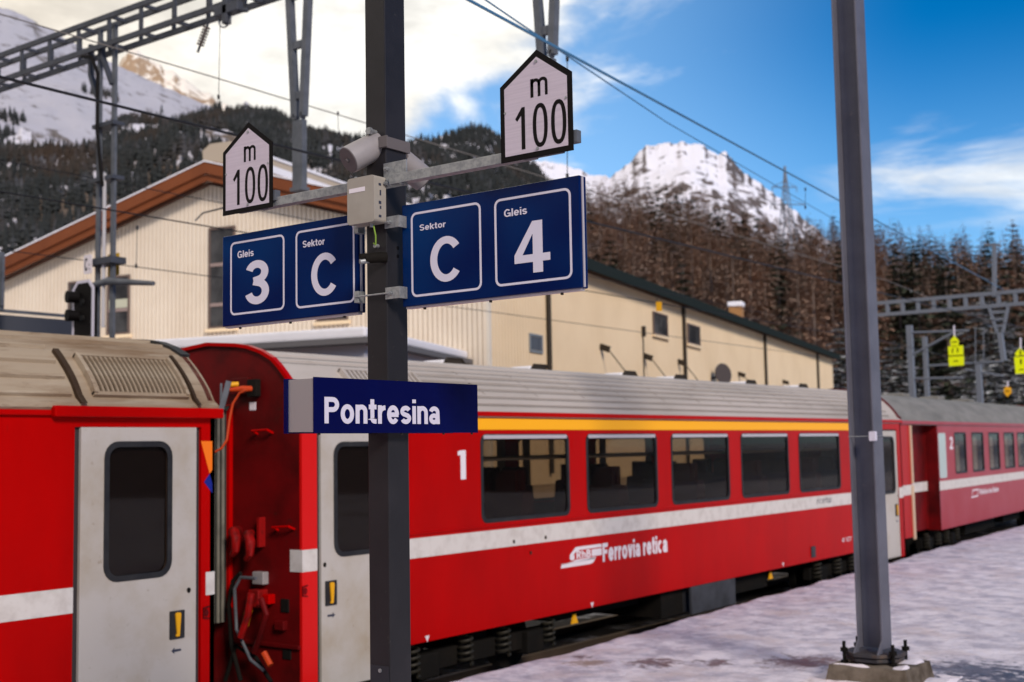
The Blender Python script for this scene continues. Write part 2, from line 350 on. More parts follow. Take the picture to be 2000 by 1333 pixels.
def glyph(c, t):
    """grotesque letter as centre lines; t = stroke width, cap height 1 -> (advance width, [(points, closed)])"""
    h = t/2; X = .73; o = lambda *l: [(p, False) for p in l]
    if c == ' ': return .22, []
    if c == 'l': return t, o([(h, 0), (h, 1)])
    if c == 'i': return t, o([(h, 0), (h, X)], [(h, 1-t*.8), (h, 1)])
    if c == ':': return t, o([(h, 0), (h, t)], [(h, X-t), (h, X)])
    if c == 'o': w = .62; return w, [(_arc(w/2, X/2, w/2-h, X/2-h+.012, 0, 345, 23), True)]
    if c in 'nh':
        w = .56; return w, o([(h, 0), (h, X if c == 'n' else 1)], [(h+.01, X-h-.19)]+_arc(w/2, X-h-.17, w/2-h, .18, 175, 0)+[(w-h, 0)])
    if c == 't': return .37, o([(.17, .96), (.17, .20)]+_arc(.29, .20, .12, .20-h, 180, 275, 6)+[(.37, h)], [(0, X-h*.8), (.37, X-h*.8)])
    if c == 'r': return .38, o([(h, 0), (h, X)], [(h+.01, X-.34)]+_arc(.36, X-.32, .36-h-.01, .32-h, 170, 88, 8))
    if c == 'e': w = .60; return w, o(_arc(w/2, X/2, w/2-h, X/2-h+.012, 0, 325, 24), [(h, X/2-.0), (w-h*.3, X/2-.0)])
    if c == 'c': w = .58; return w, o(_arc(w/2, X/2, w/2-h, X/2-h+.012, 48, 312, 20))
    if c == 'C': w = .77; return w, o(_arc(w/2+.01, .5, w/2-h, .5-h+.012, 38, 322, 28))
    if c == 'G': w = .78; return w, o(_arc(w/2, .5, w/2-h, .5-h+.012, 40, 318, 28), [(w-h, 0.02), (w-h, .50)], [(w*.52, .45), (w-h, .45)])
    if c in 'sS':
        H = X if c == 's' else 1.0; w = .55 if c == 's' else .68; rx = w/2-h; ry = (H-t)/4
        return w, o(_arc(w/2, H-h-ry, rx, ry+.006, 22, 200, 14)+[(w/2-rx*.62, H/2+ry*.26), (w/2+rx*.62, H/2-ry*.26)]+_arc(w/2, h+ry, rx, ry+.006, 20, -158, 14))
    if c in 'aä':
        w = .58; l = o(_arc(w/2-.01, X-h-.15, w/2-h-.01, .158, 168, 0, 12)+[(w-h, .0)], )
        l.append((_arc(.265, h+.125, .265-h, .135, 0, 345, 18), True)); l += o([(.27, X-h-.26), (w-h, X-h-.23)]) if False else []
        if c == 'ä': l += o([(.12, .86), (.12, 1)], [(.40, .86), (.40, 1)])
        return w, l
    if c == 'v': return .56, o([(h*.8, X), (.28, .02)], [(.28, .02), (.56-h*.8, X)])
    if c == 'k': return .57, o([(h, 0), (h, 1)], [(h, .26), (.50, X)], [(.24, .44), (.52, 0)])
    if c == 'F': return .58, o([(h, 0), (h, 1)], [(h, 1-h), (.58, 1-h)], [(h, .53), (.52, .53)])
    if c == 'A': return .7, o([(h*.8, 0), (.35, 1)], [(.35, 1), (.70-h*.8, 0)], [(.16, .28), (.54, .28)])
    if c in 'PR':
        w = .66; l = o([(h, 0), (h, 1)], [(h, 1-h)]+_arc(w-.29, .715, .29-h, .285-h, 90, -90, 12)+[(h, .43+h)])
        if c == 'R': l += o([(w*.5, .45), (w-h, 0)])
        return w, l
    if c == 'B': w = .66; return w, o([(h, 0), (h, 1)], [(h, 1-h)]+_arc(w-.31, .75, .27-h, .25-h, 90, -90, 10)+[(h, .5)], [(h, .5)]+_arc(w-.28, .25+h*.5, .28-h, .25-h*.5, 90, -90, 10)+[(h, h)])
    if c == '1': return .36, o([(.36-h, 0), (.36-h, 1)], [(0, .75), (.30, .80)])
    if c == '3': w = .60; return w, o(_arc(w/2, .735, w/2-h-.015, .265-h+.006, 165, -80, 18)+[(w*.36, .53)], [(w*.36, .53)]+_arc(w/2, .29, w/2-h, .29-h+.006, 80, -168, 18))
    if c == '4': w = .68; return w, ['poly', ([(w-.14-t, 0), (w-.14, 0), (w-.14, .21), (w, .21), (w, .36), (w-.14, .36), (w-.14, 1), (w-.14-t*1.02, 1), (0, .37), (0, .21), (w-.14-t, .21)], [(w-.14-t, .36), (.155, .36), (w-.14-t, .76)])]
    if c == '2': w = .58; return w, o(_arc(w/2, .70, w/2-h, .30-h, 170, -30, 14)+[(h*1.2, h)], [(0, h), (w, h)])
    if c == '7': w = .55; return w, o([(0, 1-h), (w, 1-h)], [(w-h, 1-h), (.2, 0)])
    w = .6; return w, [(_arc(w/2, X/2, w/2-h, X/2-h, 0, 345, 23), True)]
def text(name, s, u0, u1, v0, v1, wv, mp, m, parent, bold=.17, shear=0.0, gap=.10):
    x = 0; items = []
    for c in s:
        a, l = glyph(c, bold)
        if l and l[0] == 'poly': items.append((l[1], 'poly'))
        else: items += [([(p[0]+x, p[1]) for p in q], cl) for q, cl in l]
        x += a+gap
    tw = x-gap; g = MB(); k = 0
    for q, cl in items:
        k += 1; e = .00012*(k % 3)
        if cl == 'poly': g.plate(q[0], [q[1]], 0, 1, lambda u, v, w_: mp(u0+u/tw*(u1-u0), v0+v*(v1-v0), wv-.0006+.0006*w_)); continue
        g.stroke(q, bold, 0, 1, lambda u, v, w_: mp(u0+(u+shear*v)/tw*(u1-u0), v0+v*(v1-v0), wv-.0006+(.0006+e)*w_), closed=cl)
    return g.build(name, m, parent)

# ------------------------------------------------------------------ ground, platform, tracks
def poly_x(y, tab):
    for (a, b), (c, d) in zip(tab, tab[1:]):
        if y <= c: return b + (d-b)*(y-a)/(c-a)
    (a, b), (c, d) = tab[-2:]; return b+(d-b)*(y-a)/(c-a)
EDGE = [(-30, -7.86), (9, -7.86), (12, -7.92), (16, -8.14), (20, -8.25), (24, -8.47), (28, -8.64), (34, -8.86), (60, -10.6), (90, -13.9)]
g = MB()
for (x0, x1, y0, y1) in ((-3000, 3000, -3000, 3000),):
    n = 30
    vs = [(x0+(x1-x0)*i/n, y0+(y1-y0)*j/n, -0.62) for j in range(n+1) for i in range(n+1)]
    g.add(vs, [(j*(n+1)+i, j*(n+1)+i+1, (j+1)*(n+1)+i+1, (j+1)*(n+1)+i) for j in range(n) for i in range(n)])
SNOWG = mat('field snow', (0.66, 0.65, 0.70), 0.8, var=((0.20, 0.17, 0.14), 0.3, 0.56, 0.66), bump=(1.0, 0.3, 0.1))
g.build('ground', SNOWG, kind='structure')
g = MB(); vs = []; fs = []; NXg, NYg = 60, 130
for j in range(NYg+1):
    y = -30+150*j/NYg
    for i in range(NXg+1):
        x = -26+18.4*i/NXg
        z = -0.44+0.05*noise.noise(Vector((x*1.3, y*1.3, 0)))+0.02*noise.noise(Vector((x*5, y*5, 3)))
        vs.append((x, y, z))
fs = [(j*(NXg+1)+i, j*(NXg+1)+i+1, (j+1)*(NXg+1)+i+1, (j+1)*(NXg+1)+i) for j in range(NYg) for i in range(NXg)]
g.add(vs, fs); g.build('track_bed', ASPH, kind='structure', smooth=True)
# platform: snow sheet with a ragged edge
def lerp(a, b, t): return a+(b-a)*t
def snowm():
    m = D.materials.new('trodden platform snow'); m.use_nodes = True; t = m.node_tree; b = t.nodes['Principled BSDF']
    tcn = t.nodes.new('ShaderNodeTexCoord')
    def noi(sc, de, ro=0.6, off=0):
        n = t.nodes.new('ShaderNodeTexNoise'); n.inputs['Scale'].default_value = sc; n.inputs['Detail'].default_value = de; n.inputs['Roughness'].default_value = ro
        mpn = t.nodes.new('ShaderNodeMapping'); mpn.inputs['Location'].default_value = (off, off*.7, 0); mpn.inputs['Rotation'].default_value = (0, 0, 0.45); mpn.inputs['Scale'].default_value = (1, 1, 1)
        t.links.new(tcn.outputs['Object'], mpn.inputs[0]); t.links.new(mpn.outputs[0], n.inputs['Vector']); return n.outputs[0]
    def mr(v, a, c, d=0.0, e=1.0):
        n = t.nodes.new('ShaderNodeMapRange'); n.interpolation_type = 'SMOOTHSTEP'; t.links.new(v, n.inputs[0])
        for i, q in enumerate((a, c, d, e)): n.inputs[i+1].default_value = q
        return n.outputs[0]
    def mx(f, a, c):
        n = t.nodes.new('ShaderNodeMixRGB'); t.links.new(f, n.inputs[0])
        for i, q in ((1, a), (2, c)):
            if isinstance(q, tuple): n.inputs[i].default_value = (*q, 1)
            else: t.links.new(q, n.inputs[i])
        return n.outputs[0]
    def mt(op, a, c):
        n = t.nodes.new('ShaderNodeMath'); n.operation = op
        for i, q in enumerate((a, c)):
            if isinstance(q, (int, float)): n.inputs[i].default_value = q
            else: t.links.new(q, n.inputs[i])
        return n.outputs[0]
    c = mx(mr(noi(2.6, 9, .68), 0.40, 0.64), (0.86, 0.80, 0.87), (0.49, 0.46, 0.55))
    c = mx(mr(noi(1.1, 5, 0.6, 7), 0.50, 0.75), c, (0.66, 0.56, 0.57))
    c = mx(mr(noi(7, 6, 0.7, 3), 0.56, 0.80, 0, 0.6), c, (0.22, 0.20, 0.24))
    dn = noi(7.5, 8, 0.75, 11); rg = 0.6
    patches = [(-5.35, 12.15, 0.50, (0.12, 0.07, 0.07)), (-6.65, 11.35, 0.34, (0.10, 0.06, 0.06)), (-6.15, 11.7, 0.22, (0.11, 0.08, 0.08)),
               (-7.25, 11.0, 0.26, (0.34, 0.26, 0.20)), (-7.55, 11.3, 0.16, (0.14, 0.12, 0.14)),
               (-3.75, 12.55, 0.75, (0.030, 0.045, 0.085)), (-3.2, 12.2, 0.8, (0.030, 0.045, 0.085)), (-2.2, 12.9, 0.9, (0.05, 0.06, 0.09))]  # navy wet patches carry the sky's reflection in their colour
    wet = None
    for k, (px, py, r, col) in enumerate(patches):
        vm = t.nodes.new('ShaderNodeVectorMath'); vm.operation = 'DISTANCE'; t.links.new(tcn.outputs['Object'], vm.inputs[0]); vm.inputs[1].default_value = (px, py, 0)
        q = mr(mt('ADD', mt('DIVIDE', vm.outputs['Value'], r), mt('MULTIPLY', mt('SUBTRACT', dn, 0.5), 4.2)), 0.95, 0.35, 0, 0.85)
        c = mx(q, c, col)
        wet = q if wet is None else mt('MAXIMUM', wet, q)
    t.links.new(c, b.inputs['Base Color'])
    t.links.new(mr(wet, 0, 1, 0.62, 0.32), b.inputs['Roughness']); b.inputs['Specular IOR Level'].default_value = 0.4
    bp = t.nodes.new('ShaderNodeBump'); bp.inputs['Strength'].default_value = 1.0; bp.inputs['Distance'].default_value = 0.09
    t.links.new(mt('ADD', noi(5, 8, 0.7), mt('MULTIPLY', noi(1.6, 3, 0.5, 2), 1.4)), bp.inputs['Height']); t.links.new(bp.outputs[0], b.inputs['Normal'])
    return m
SNOW = snowm()
ys = [-30+i*1.0 for i in range(34)] + [4+i*0.14 for i in range(180)] + [29.3+i*0.9 for i in range(70)]
us = [0, .003, .008] + [0.015+0.985*(i/90)**1.25 for i in range(91)]
vs = []; nU = len(us)
for y in ys:
    xe = poly_x(y, EDGE)
    for i, u in enumerate(us):
        x = xe + (4.2-xe)*u
        rag = 0.07*noise.noise(Vector((x*.3, y*1.5, 5)))+0.035*noise.noise(Vector((1, y*5, 9)))+0.015*noise.noise(Vector((1, y*14, 2)))
        z = 0.024*noise.noise(Vector((x*1.1, y*1.1, 0)))+0.014*noise.noise(Vector((x*3.5, y*3.5, 4)))+0.006*noise.noise(Vector((x*9, y*9, 2)))
        if i == 0: z = -0.075
        elif i == 1: z = z*0.5 - 0.02
        vs.append((x + rag*max(0, 1-u*14), y, z))
g = MB(); g.add(vs, [(j*nU+i, j*nU+i+1, (j+1)*nU+i+1, (j+1)*nU+i) for j in range(len(ys)-1) for i in range(nU-1)])
g.build('platform', SNOW, smooth=True, kind='structure')
g = MB()
for y0, y1 in zip([e[0] for e in EDGE], [e[0] for e in EDGE][1:]):
    a, b = poly_x(y0, EDGE)+.02, poly_x(y1, EDGE)+.02
    g.add([(a, y0, -.6), (b, y1, -.6), (b, y1, -.06), (a, y0, -.06)], [(0, 1, 2, 3)])
g.build('platform_wall', mat('platform edge concrete', (0.12, 0.11, 0.10), 0.9), kind='structure')
for xc in (-9.83, -13.9, -17.9):
    for s in (-.5, .5):
        g = MB()
        for y0, y1 in ((-30, 22), (22, 60), (60, 110)):
            o = lambda y: 0 if y <= 22 else -0.0012*(y-22)**2-0.01*(y-22)
            g.bar((xc+s+o(y0), y0, -.40), (xc+s+o(y1), y1, -.40), .07, .10)
        g.build('rail', RAILM, kind='structure')

# ------------------------------------------------------------------ coaches
W = 2.66
PROF = [(0.03, 2.62), (0.03, 2.655), (-.03, 2.70), (-.09, 2.80), (-.15, 2.875), (-.20, 2.93), (-.29, 3.02), (-.385, 3.10), (-.55, 3.18), (-.73, 3.235), (-.90, 3.264), (-1.33, 3.30)]
def roofprof(ribs=(), dz=0):
    """half profile with small raised ribs, mirrored; inner side offset"""
    h = []
    for (a, b), (c, d) in zip(PROF, PROF[1:]):
        h.append((a, b+dz))
    h.append((PROF[-1][0], PROF[-1][1]+dz))
    o = h + [(-W-a, b) for a, b in h[-2::-1]]
    inn = [(a*0.97 - W/2*0.03 + 0.0, b-0.05) for a, b in o]
    inn = [(-W/2 + (a+W/2)*0.965, b-0.05) for a, b in o]
    return o + inn[::-1]
def on_roof(t):                       # t = arc parameter 0..1 of half profile -> (x, z, nx, nz)
    L_ = [0]
    for (a, b), (c, d) in zip(PROF, PROF[1:]): L_.append(L_[-1]+math.hypot(c-a, d-b))
    s = t*L_[-1]
    for i in range(len(PROF)-1):
        if s <= L_[i+1] or i == len(PROF)-2:
            q = (s-L_[i])/(L_[i+1]-L_[i]); a, b = PROF[i]; c, d = PROF[i+1]; l = L_[i+1]-L_[i]
            return a+(c-a)*q, b+(d-b)*q, (d-b)/l, -(c-a)/l
def roof_t(z):
    lo, hi = 0.0, 1.0
    for _ in range(30):
        m_ = (lo+hi)/2
        if on_roof(m_)[1] < z: lo = m_
        else: hi = m_
    return lo
def rib(g, y0, y1, z, wdt=.03, hgt=.014, sx=1):
    hgt *= 1.6; wdt *= 1.3
    t = roof_t(z); x, zz, nx_, nz_ = on_roof(t); tx, tz = nz_, -nx_
    P = [(x-tx*wdt/2-nx_*.004, zz-tz*wdt/2-nz_*.004), (x+tx*wdt/2-nx_*.004, zz+tz*wdt/2-nz_*.004),
         (x+tx*wdt/4+nx_*hgt, zz+tz*wdt/4+nz_*hgt), (x-tx*wdt/4+nx_*hgt, zz-tz*wdt/4+nz_*hgt)]
    g.sweep(P, [y0, y1], lambda u, a, b: (a, u, b))
def louvre(root, y0, y1, mt_frame, mt_dark, nsl, zlo=2.74, zhi=3.05):
    """vent on the curved roof: raised surround, dark back, slats"""
    ta, tb = roof_t(zlo), roof_t(zhi)
    ts = [ta+(tb-ta)*i/8 for i in range(9)]
    def strip(g, ya, yb, t0, t1, h0, h1, n=6):
        P = []
        for i in range(n+1):
            x, z, a, b = on_roof(t0+(t1-t0)*i/n); P.append((x+a*h1, z+b*h1))
        for i in range(n, -1, -1):
            x, z, a, b = on_roof(t0+(t1-t0)*i/n); P.append((x+a*h0, z+b*h0))
        g.sweep(P, [ya, yb], lambda u, a, b: (a, u, b))
    g = MB(); strip(g, y0, y1, ta, tb, .002, .010); bk = g.build('louvre', mt_dark, root)
    g = MB()
    for ya, yb in ((y0-.03, y0), (y1, y1+.03)): strip(g, ya, yb, ta-.01, tb+.01, -.01, .055)
    for t0, t1 in ((ta-.02, ta), (tb, tb+.015)): strip(g, y0-.03, y1+.03, t0, t1, -.01, .04, 2)
    g.build('louvre_frame', mt_frame, bk)
    st = (y1-y0)/nsl
    g = MB(); strip(g, 0, st*.40, ta, tb, .014, .034); first = g.build('slat', mt_frame, bk)
    first.location.y = y0+st*.3
    for k in range(1, nsl):
        c = first.copy(); COL.objects.link(c); c.location.y = y0+st*(k+.3)
def side_panel(root, y0, y1, holes, m, z0=.27, z1=2.64, x=0.0, name='body_side', sgn=1):
    g = MB(); g.plate(rect(y0, y1, z0, z1), holes, -.035*sgn, 0, lambda u, v, w: (x+w, u, v))
    return g.build(name, m, root)
def window(root, y0, y1, z0, z1, glass=None, x=0.0, frame=True, r=.10, trim=True, sgn=1):
    mpf = lambda u, v, w: (x+w*sgn, u, v)
    g = MB(); g.plate(rrect(y0, y1, z0, z1, r), [rrect(y0+.045, y1-.045, z0+.045, z1-.045, r*.7)], -.03, .006, mpf)
    wn = g.build('window', GASK, root)
    g = MB(); g.plate(rrect(y0+.04, y1-.04, z0+.04, z1-.04, r*.7), [], -.018, -.014, mpf)
    g.build('pane', glass or GLASS, wn)
    if trim:
        g = MB(); g.plate(rrect(y0+.05, y1-.06, z1-.055, z1-.012, .015), [], .005, .014, mpf); g.build('trim_strip', SILV, wn)
    return wn
def door(root, y0, y1, z0, z1, hinge, arrow, glass, wy0, wy1, wz0, wz1, m=None, handle_y=None, x=0.0):
    mpd = lambda u, v, w: (x+w, u, v); r = .10
    g = MB(); g.plate(rect(y0, y1, z0, z1), [rrect(wy0, wy1, wz0, wz1, r)], -.03, .006, mpd); dr = g.build('door', m or DOORW, root, bevel=.004)
    g = MB(); g.plate(rrect(wy0-.035, wy1+.035, wz0-.035, wz1+.035, r+.03), [rrect(wy0+.012, wy1-.012, wz0+.012, wz1-.012, r-.01)], 0, .014, mpd); g.build('gasket', GASK, dr, bevel=.003)
    g = MB(); g.plate(rrect(wy0, wy1, wz0, wz1, r), [], -.012, -.008, mpd); g.build('pane', glass, dr)
    if handle_y is not None:
        hy, hz = handle_y; hw, hh = .075, .115
        g = MB(); g.plate(rrect(hy-hw, hy+hw, hz-hh, hz+hh, .008), [], .004, .016, mpd); g.build('handle_plate', GASK, dr, bevel=.003)
        g = MB(); g.plate([(hy-.028, hz+.085), (hy-.018, hz+.1), (hy+.018, hz+.1), (hy+.026, hz+.085), (hy+.014, hz-.075), (hy+.012, hz-.095), (hy-.022, hz-.095), (hy-.022, hz-.08), (hy-.012, hz-.075)], [], .016, .036, mpd)
        g.build('handle', YEL, dr, bevel=.004)
        g = MB(); g.plate(ell(hy-hinge*.10+.02, hz+.27, .018, .022, 14), [], .004, .014, mpd); g.build('door_lock', BLACKM, dr)
        s = arrow; ay, az = hy, hz-.21
        g = MB(); g.plate([(ay+s*.055, az), (ay+s*.02, az+.028), (ay+s*.025, az+.011), (ay-s*.045, az+.009), (ay-s*.045, az-.009), (ay+s*.025, az-.011), (ay+s*.02, az-.028)], [], .0065, .008, mpd)
        g.build('arrow_mark', PRINTD, dr)
    return dr
def seat_mesh():
    g = MB()
    g.sweep([(0, 0), (.5, 0), (.5, .12), (0, .12)], [0, .95], lambda u, a, b: (u, a, b+.30))
    g.sweep([(0, .0), (.12, .0), (.02, .72), (-.07, .74), (-.10, .68)], [0, .95], lambda u, a, b: (u, a, b+.38))
    for c in (.12, .58):
        g.sweep(rrect(-.06, .03, .70, .98, .03, 3), [c, c+.28], lambda u, a, b: (u, a-.03, b+.38))
    me = D.meshes.new('seat'); me.from_pydata(g.v, [], g.f); me.materials.append(SEATM); return me
SEAT = seat_mesh()
def seats(root, y0, y1, pitch):
    y = y0
    while y+1.2 < y1:
        for xx in (-1.02, -2.55):
            for s, yy in ((1, y), (-1, y+pitch-.16)):
                o = D.objects.new('seat', SEAT); COL.objects.link(o); o.parent = root
                o.location = (xx+(.95 if s < 0 else 0), yy, .62); o.rotation_euler = (0, 0, 0 if s > 0 else pi)
        y += pitch
def bogie(root, yc):
    g = MB()
    for s in (-.25, -W+.25): g.bar((s, yc-1.35, .02), (s, yc+1.35, .02), .12, .20)
    for dy in (-.9, .9): g.box(-W+.2, -.2, yc+dy-.1, yc+dy+.1, -.02, .12)
    g.box(-W+.3, -.3, yc-.25, yc+.25, .02, .24)
    b = g.build('bogie', BLACKM, root)
    for dy in (-.95, .95):
        for xx in (-.55, -W+.55):
            g = MB(); g.tube([(xx-.06, yc+dy, .0), (xx+.06, yc+dy, .0)], .35, 28); g.tube([(xx+.06, yc+dy, 0), (xx+.10, yc+dy, 0)], .10, 14)
            g.build('wheel', BLACKM, b, smooth=True)
        g = MB(); g.box(-.32, -.10, yc+dy-.16, yc+dy+.16, -.14, .12); g.build('axle_box', BLACKM, b, bevel=.02)
    for dy in (-.34, .34, -1.22, 1.22):
        pts = [(-.12+.075*cos(a), yc+dy+.075*sin(a), -.08+a*.0105) for a in [i*pi/5 for i in range(50)]]
        g = MB(); g.tube(pts, .017, 6); g.build('spring', SPRING, b, smooth=True)
def end_wall(root, y, sgn, m, dz=.035):
    pts = [(a*1.0-.0, b+dz) for a, b in PROF[2:]]; pts = pts + [(-W-a, b) for a, b in pts[-2::-1]]
    pts = [(0, .0), (0, 2.6)] + pts + [(-W, 2.6), (-W, .0)]
    pts = pts[::-1]
    g = MB()
    g.plate(pts, [rect(-1.66, -1.02, .75, 2.72)], 0, .05*sgn, lambda u, v, w: (u, y+w, v))
    return g.build('end_wall', m, root)

# --- first-class coach (middle of the picture)
A0, A1 = 8.13, 24.25
cA = empty('passenger_coach', 'bright red first class coach with yellow band above its large dark windows', 'railway coach', (-8.5, 0, 0), 0, 'coaches of the red train')
wz0, wz1 = 1.42, 2.405
WIN = [(10.82, 12.57), (12.94, 14.70), (15.07, 16.83), (17.21, 18.95), (19.34, 21.11)]
FARW = [(10.0, 10.55), (10.82, 12.57), (12.94, 14.70), (15.07, 16.83), (17.21, 18.95), (19.34, 21.11)]
dA1, dA2 = (8.32, 9.42), (22.92, 24.02)
holes = [rrect(a, b, wz0, wz1, .10) for a, b in WIN] + [rect(*dA1, .2701, 2.455), rect(*dA2, .2701, 2.455)]
# door openings cut through to the hem: build side in pieces
def coach_side(root, y0, y1, cuts, wins, m, x=0.0, sgn=1):
    segs = []; c = y0
    for a, b in cuts: segs.append((c, a)); c = b
    segs.append((c, y1))
    for a, b in segs:
        if b-a < .6:
            side_panel(root, a, b, [], m, z0=.0, x=x, sgn=sgn); continue
        hs = [rrect(p, q, wz0, wz1, .10) for p, q in wins if p > a and q < b]
        side_panel(root, a, b, hs, m, x=x, sgn=sgn)
    for a, b in cuts: side_panel(root, a, b, [], m, z0=2.47, x=x, sgn=sgn)
coach_side(cA, A0, A1, [dA1, dA2], WIN, RED)
side_panel(cA, A0, A1, [rrect(a, b, wz0, wz1, .10) for a, b in FARW], RED, x=-W, sgn=-1)
for a, b in WIN: window(cA, a, b, wz0, wz1)
for a, b in FARW: window(cA, a, b, wz0, wz1, x=-W, trim=False, sgn=-1)
for (a, b), ar, hy in ((dA1, 1, 8.49), (dA2, -1, 23.83)):
    g = MB(); g.box(-.06, -.032, a, b, .0, 2.47); g.build('door_recess', DARKREC, cA)
    door(cA, a+.05, b-.05, .02, 2.44, ar, ar, GLASSD, a+.25, b-.22, 1.27, 2.30, handle_y=(hy, .91))
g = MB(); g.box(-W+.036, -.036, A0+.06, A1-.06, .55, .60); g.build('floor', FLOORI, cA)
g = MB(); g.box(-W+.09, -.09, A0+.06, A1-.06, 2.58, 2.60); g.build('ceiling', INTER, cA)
g = MB()
for yy in (9.55, 21.9):
    g.box(-W+.04, -.98, yy, yy+.04, .6, 2.58); 
g.build('partition', INTER, cA)
g = MB(); g.box(-W+.04, -W+.05, A0+.1, A1-.1, .6, 1.41); g.build('interior_wall', INTER, cA)
g = MB()
for xx in (-.40, -W+.40):
    g.box(xx-.24, xx+.24, 9.6, 21.8, 2.10, 2.13)
g.build('luggage_rack', mat('rack metal', (.12, .10, .09), .4, .5), cA)
for a, b in FARW[1:]:
    for yy in (a+.05, b-.22):
        g = MB(); n = 7
        g.stroke([(-W+.09+.02*(i % 2), yy+.17*i/n) for i in range(n+1)], .006, 1.45, 2.40, lambda u, v, w: (u, v, w)); g.build('curtain', CURT, cA)
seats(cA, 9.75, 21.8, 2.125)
# bands, gutter, roof
g = MB()
for a, b in ((A0, dA1[0]), (dA1[1], dA2[0]), (dA2[1], A1)): g.box(.0002, .004, a, b, 1.134, 1.337)
g.box(-.16, .0, A0-.004, A0-.0005, 1.134, 1.337); g.box(.0002, .004, A0-.004, A0, 1.134, 1.337)
g.build('white_stripe', WSTR, cA)
g = MB(); g.box(.0002, .004, dA1[1]+.05, dA2[0]-.05, 2.452, 2.578); g.build('yellow_stripe', YSTR, cA)
g = MB(); g.box(-.03, .045, A0-.02, A1+.02, 2.60, 2.655); g.build('gutter', RED, cA, bevel=.01)
g = MB(); g.box(0, .012, A0+1.4, A1-1.4, 1.372, 1.392); g.build('sill_rail', RED, cA, bevel=.003)
g = MB(); g.sweep(roofprof(), [A0+.02, A1-.02], lambda u, a, b: (a, u, b)); g.build('roof', ROOFA, cA, smooth=True)
for z_ in (2.745, 2.83, 2.915, 2.99, 3.06, 3.125, 3.185):
    g = MB(); rib(g, A0+(1.9 if z_ < 3.1 and z_ > 2.8 else .03), A1-.5, z_, .028, .012); g.build('roof_rib', ROOFA, cA)
    g = MB(); rib(g, A0+(1.9 if z_ < 3.1 and z_ > 2.8 else .03), A1-.5, z_-.022, .012, .003); g.build('roof_seam', ROOFC, cA)  # dark line added below each rib so the ribs show
g = MB()
for k in range(14):
    y = A0+1.9+k*1.02
    for zz0, zz1 in ((2.84, 2.98), (3.0, 3.12)):
        t0, t1 = roof_t(zz0), roof_t(zz1); P = []
        for i in range(5): x, z, a, b = on_roof(t0+(t1-t0)*i/4); P.append((x+a*.004, z+b*.004))
        for i in range(4, -1, -1): x, z, a, b = on_roof(t0+(t1-t0)*i/4); P.append((x-a*.004, z-b*.004))
        g.sweep(P, [y, y+.012], lambda u, a, b: (a, u+(b-2.9)*(-.9), b))
g.build('roof_seam', mat('roof seam', (.27, .23, .2), .8), cA)
louvre(cA, 8.95, 10.0, ROOFA, ROOFD, 16, 2.74, 3.03)
for y in (11.8, 13.62, 15.95, 17.5, 20.05, 22.3):
    g = MB(); g.box(-1.50, -1.18, y-.20, y+.20, 3.27, 3.335); v_ = g.build('roof_vent', SNOWC, cA, bevel=.02)
    g = MB(); P = [(y-.22, 3.27), (y-.14, 3.355), (y+.14, 3.355), (y+.22, 3.27)]
    g.stroke(P, .018, -1.16, -1.14, lambda u, v, w: (w, u, v)); g.box(-1.17, -1.15, y-.15, y+.15, 3.28, 3.35); g.build('vent_grille', PIPE, v_)
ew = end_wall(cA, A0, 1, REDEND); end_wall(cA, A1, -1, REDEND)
g = MB()
pts = [(a, b+.035) for a, b in PROF[1:]]; pts = pts+[(-W-a, b) for a, b in pts[-2::-1]]
g.stroke(pts, .035, A0-.03, A0+.03, lambda u, v, w: (u, w, v)); g.build('roof_edge_rim', RED, cA)
g = MB(); g.box(-.03, .002, A0-.004, A0+.19, .0, 1.134); g.box(-.03, .002, A0-.004, A0+.19, 1.337, 2.60); g.build('corner_strip', mat('bright red paint', (.62, .004, .003), .35), cA)  # corner strip in a brighter red than the rest of the side
# end wall fittings
def ep(x, y): p = on(x, y, 1, A0-.02); return p.x+8.5, p.z
def grab(x0, y0, x1, y1):
    a, b = ep(x0, y0); c, d = ep(x1, y1)
    g = MB(); g.tube([(a, A0-.0, b-.03), (a, A0-.07, b), (c, A0-.07, d), (c, A0-.0, d-.03)], .012, 8); g.build('grab_rail', RED, cA, smooth=True)
grab(500, 842, 530, 840); grab(540, 1030, 572, 1028)
def ebox(name, x0, y0, x1, y1, depth, m, bev=.008):
    a, b = ep(x0, y0); c, d = ep(x1, y1); g = MB(); g.box(min(a, c), max(a, c), A0-depth, A0+.01, min(b, d), max(b, d)); return g.build(name, m, cA, bevel=bev)
ebox('connector_box', 488, 742, 506, 775, .06, BLACKM)
ebox('connector_housing', 455, 740, 488, 770, .05, REDEND)
ebox('switch_box', 500, 1116, 521, 1142, .07, HORN)
ebox('socket_recess', 546, 1170, 562, 1198, .012, BLACKM)
ebox('socket_recess', 550, 1265, 566, 1290, .012, BLACKM)
ebox('socket_cover', 540, 1212, 558, 1232, .05, REDEND)
ebox('step_panel', 455, 1255, 585, 1262, .03, REDEND)
ebox('warning_label', 484, 786, 497, 802, .004, PRINTW)
a, b = ep(496, 760); c, d = ep(478, 762)
g = MB(); g.tube([(a, A0-.05, b), (a-.02, A0-.14, b), (c, A0-.2, d-.005)], [.028, .028, .02], 12); g.build('plug', ORG, cA, smooth=True)
g = MB(); g.tube([(c+.05, A0-.14, d+.05), (c, A0-.2, d+.045)], .025, 10); g.build('plug_cap', YEL, cA, smooth=True)
g = MB(); hp = []
for px, py, yy in ((482, 762, A0-.2), (468, 768, A0-.22), (455, 788, A0-.25), (448, 822, A0-.28), (443, 860, A0-.33), (433, 876, A0-.45), (418, 884, A0-.6), (400, 870, A0-.8)):
    q = on(px, py, 1, yy); hp.append((q.x+8.5, q.y, q.z))
g.tube(hp, .011, 8)
g.build('heating_cable', ORG, cA, smooth=True)
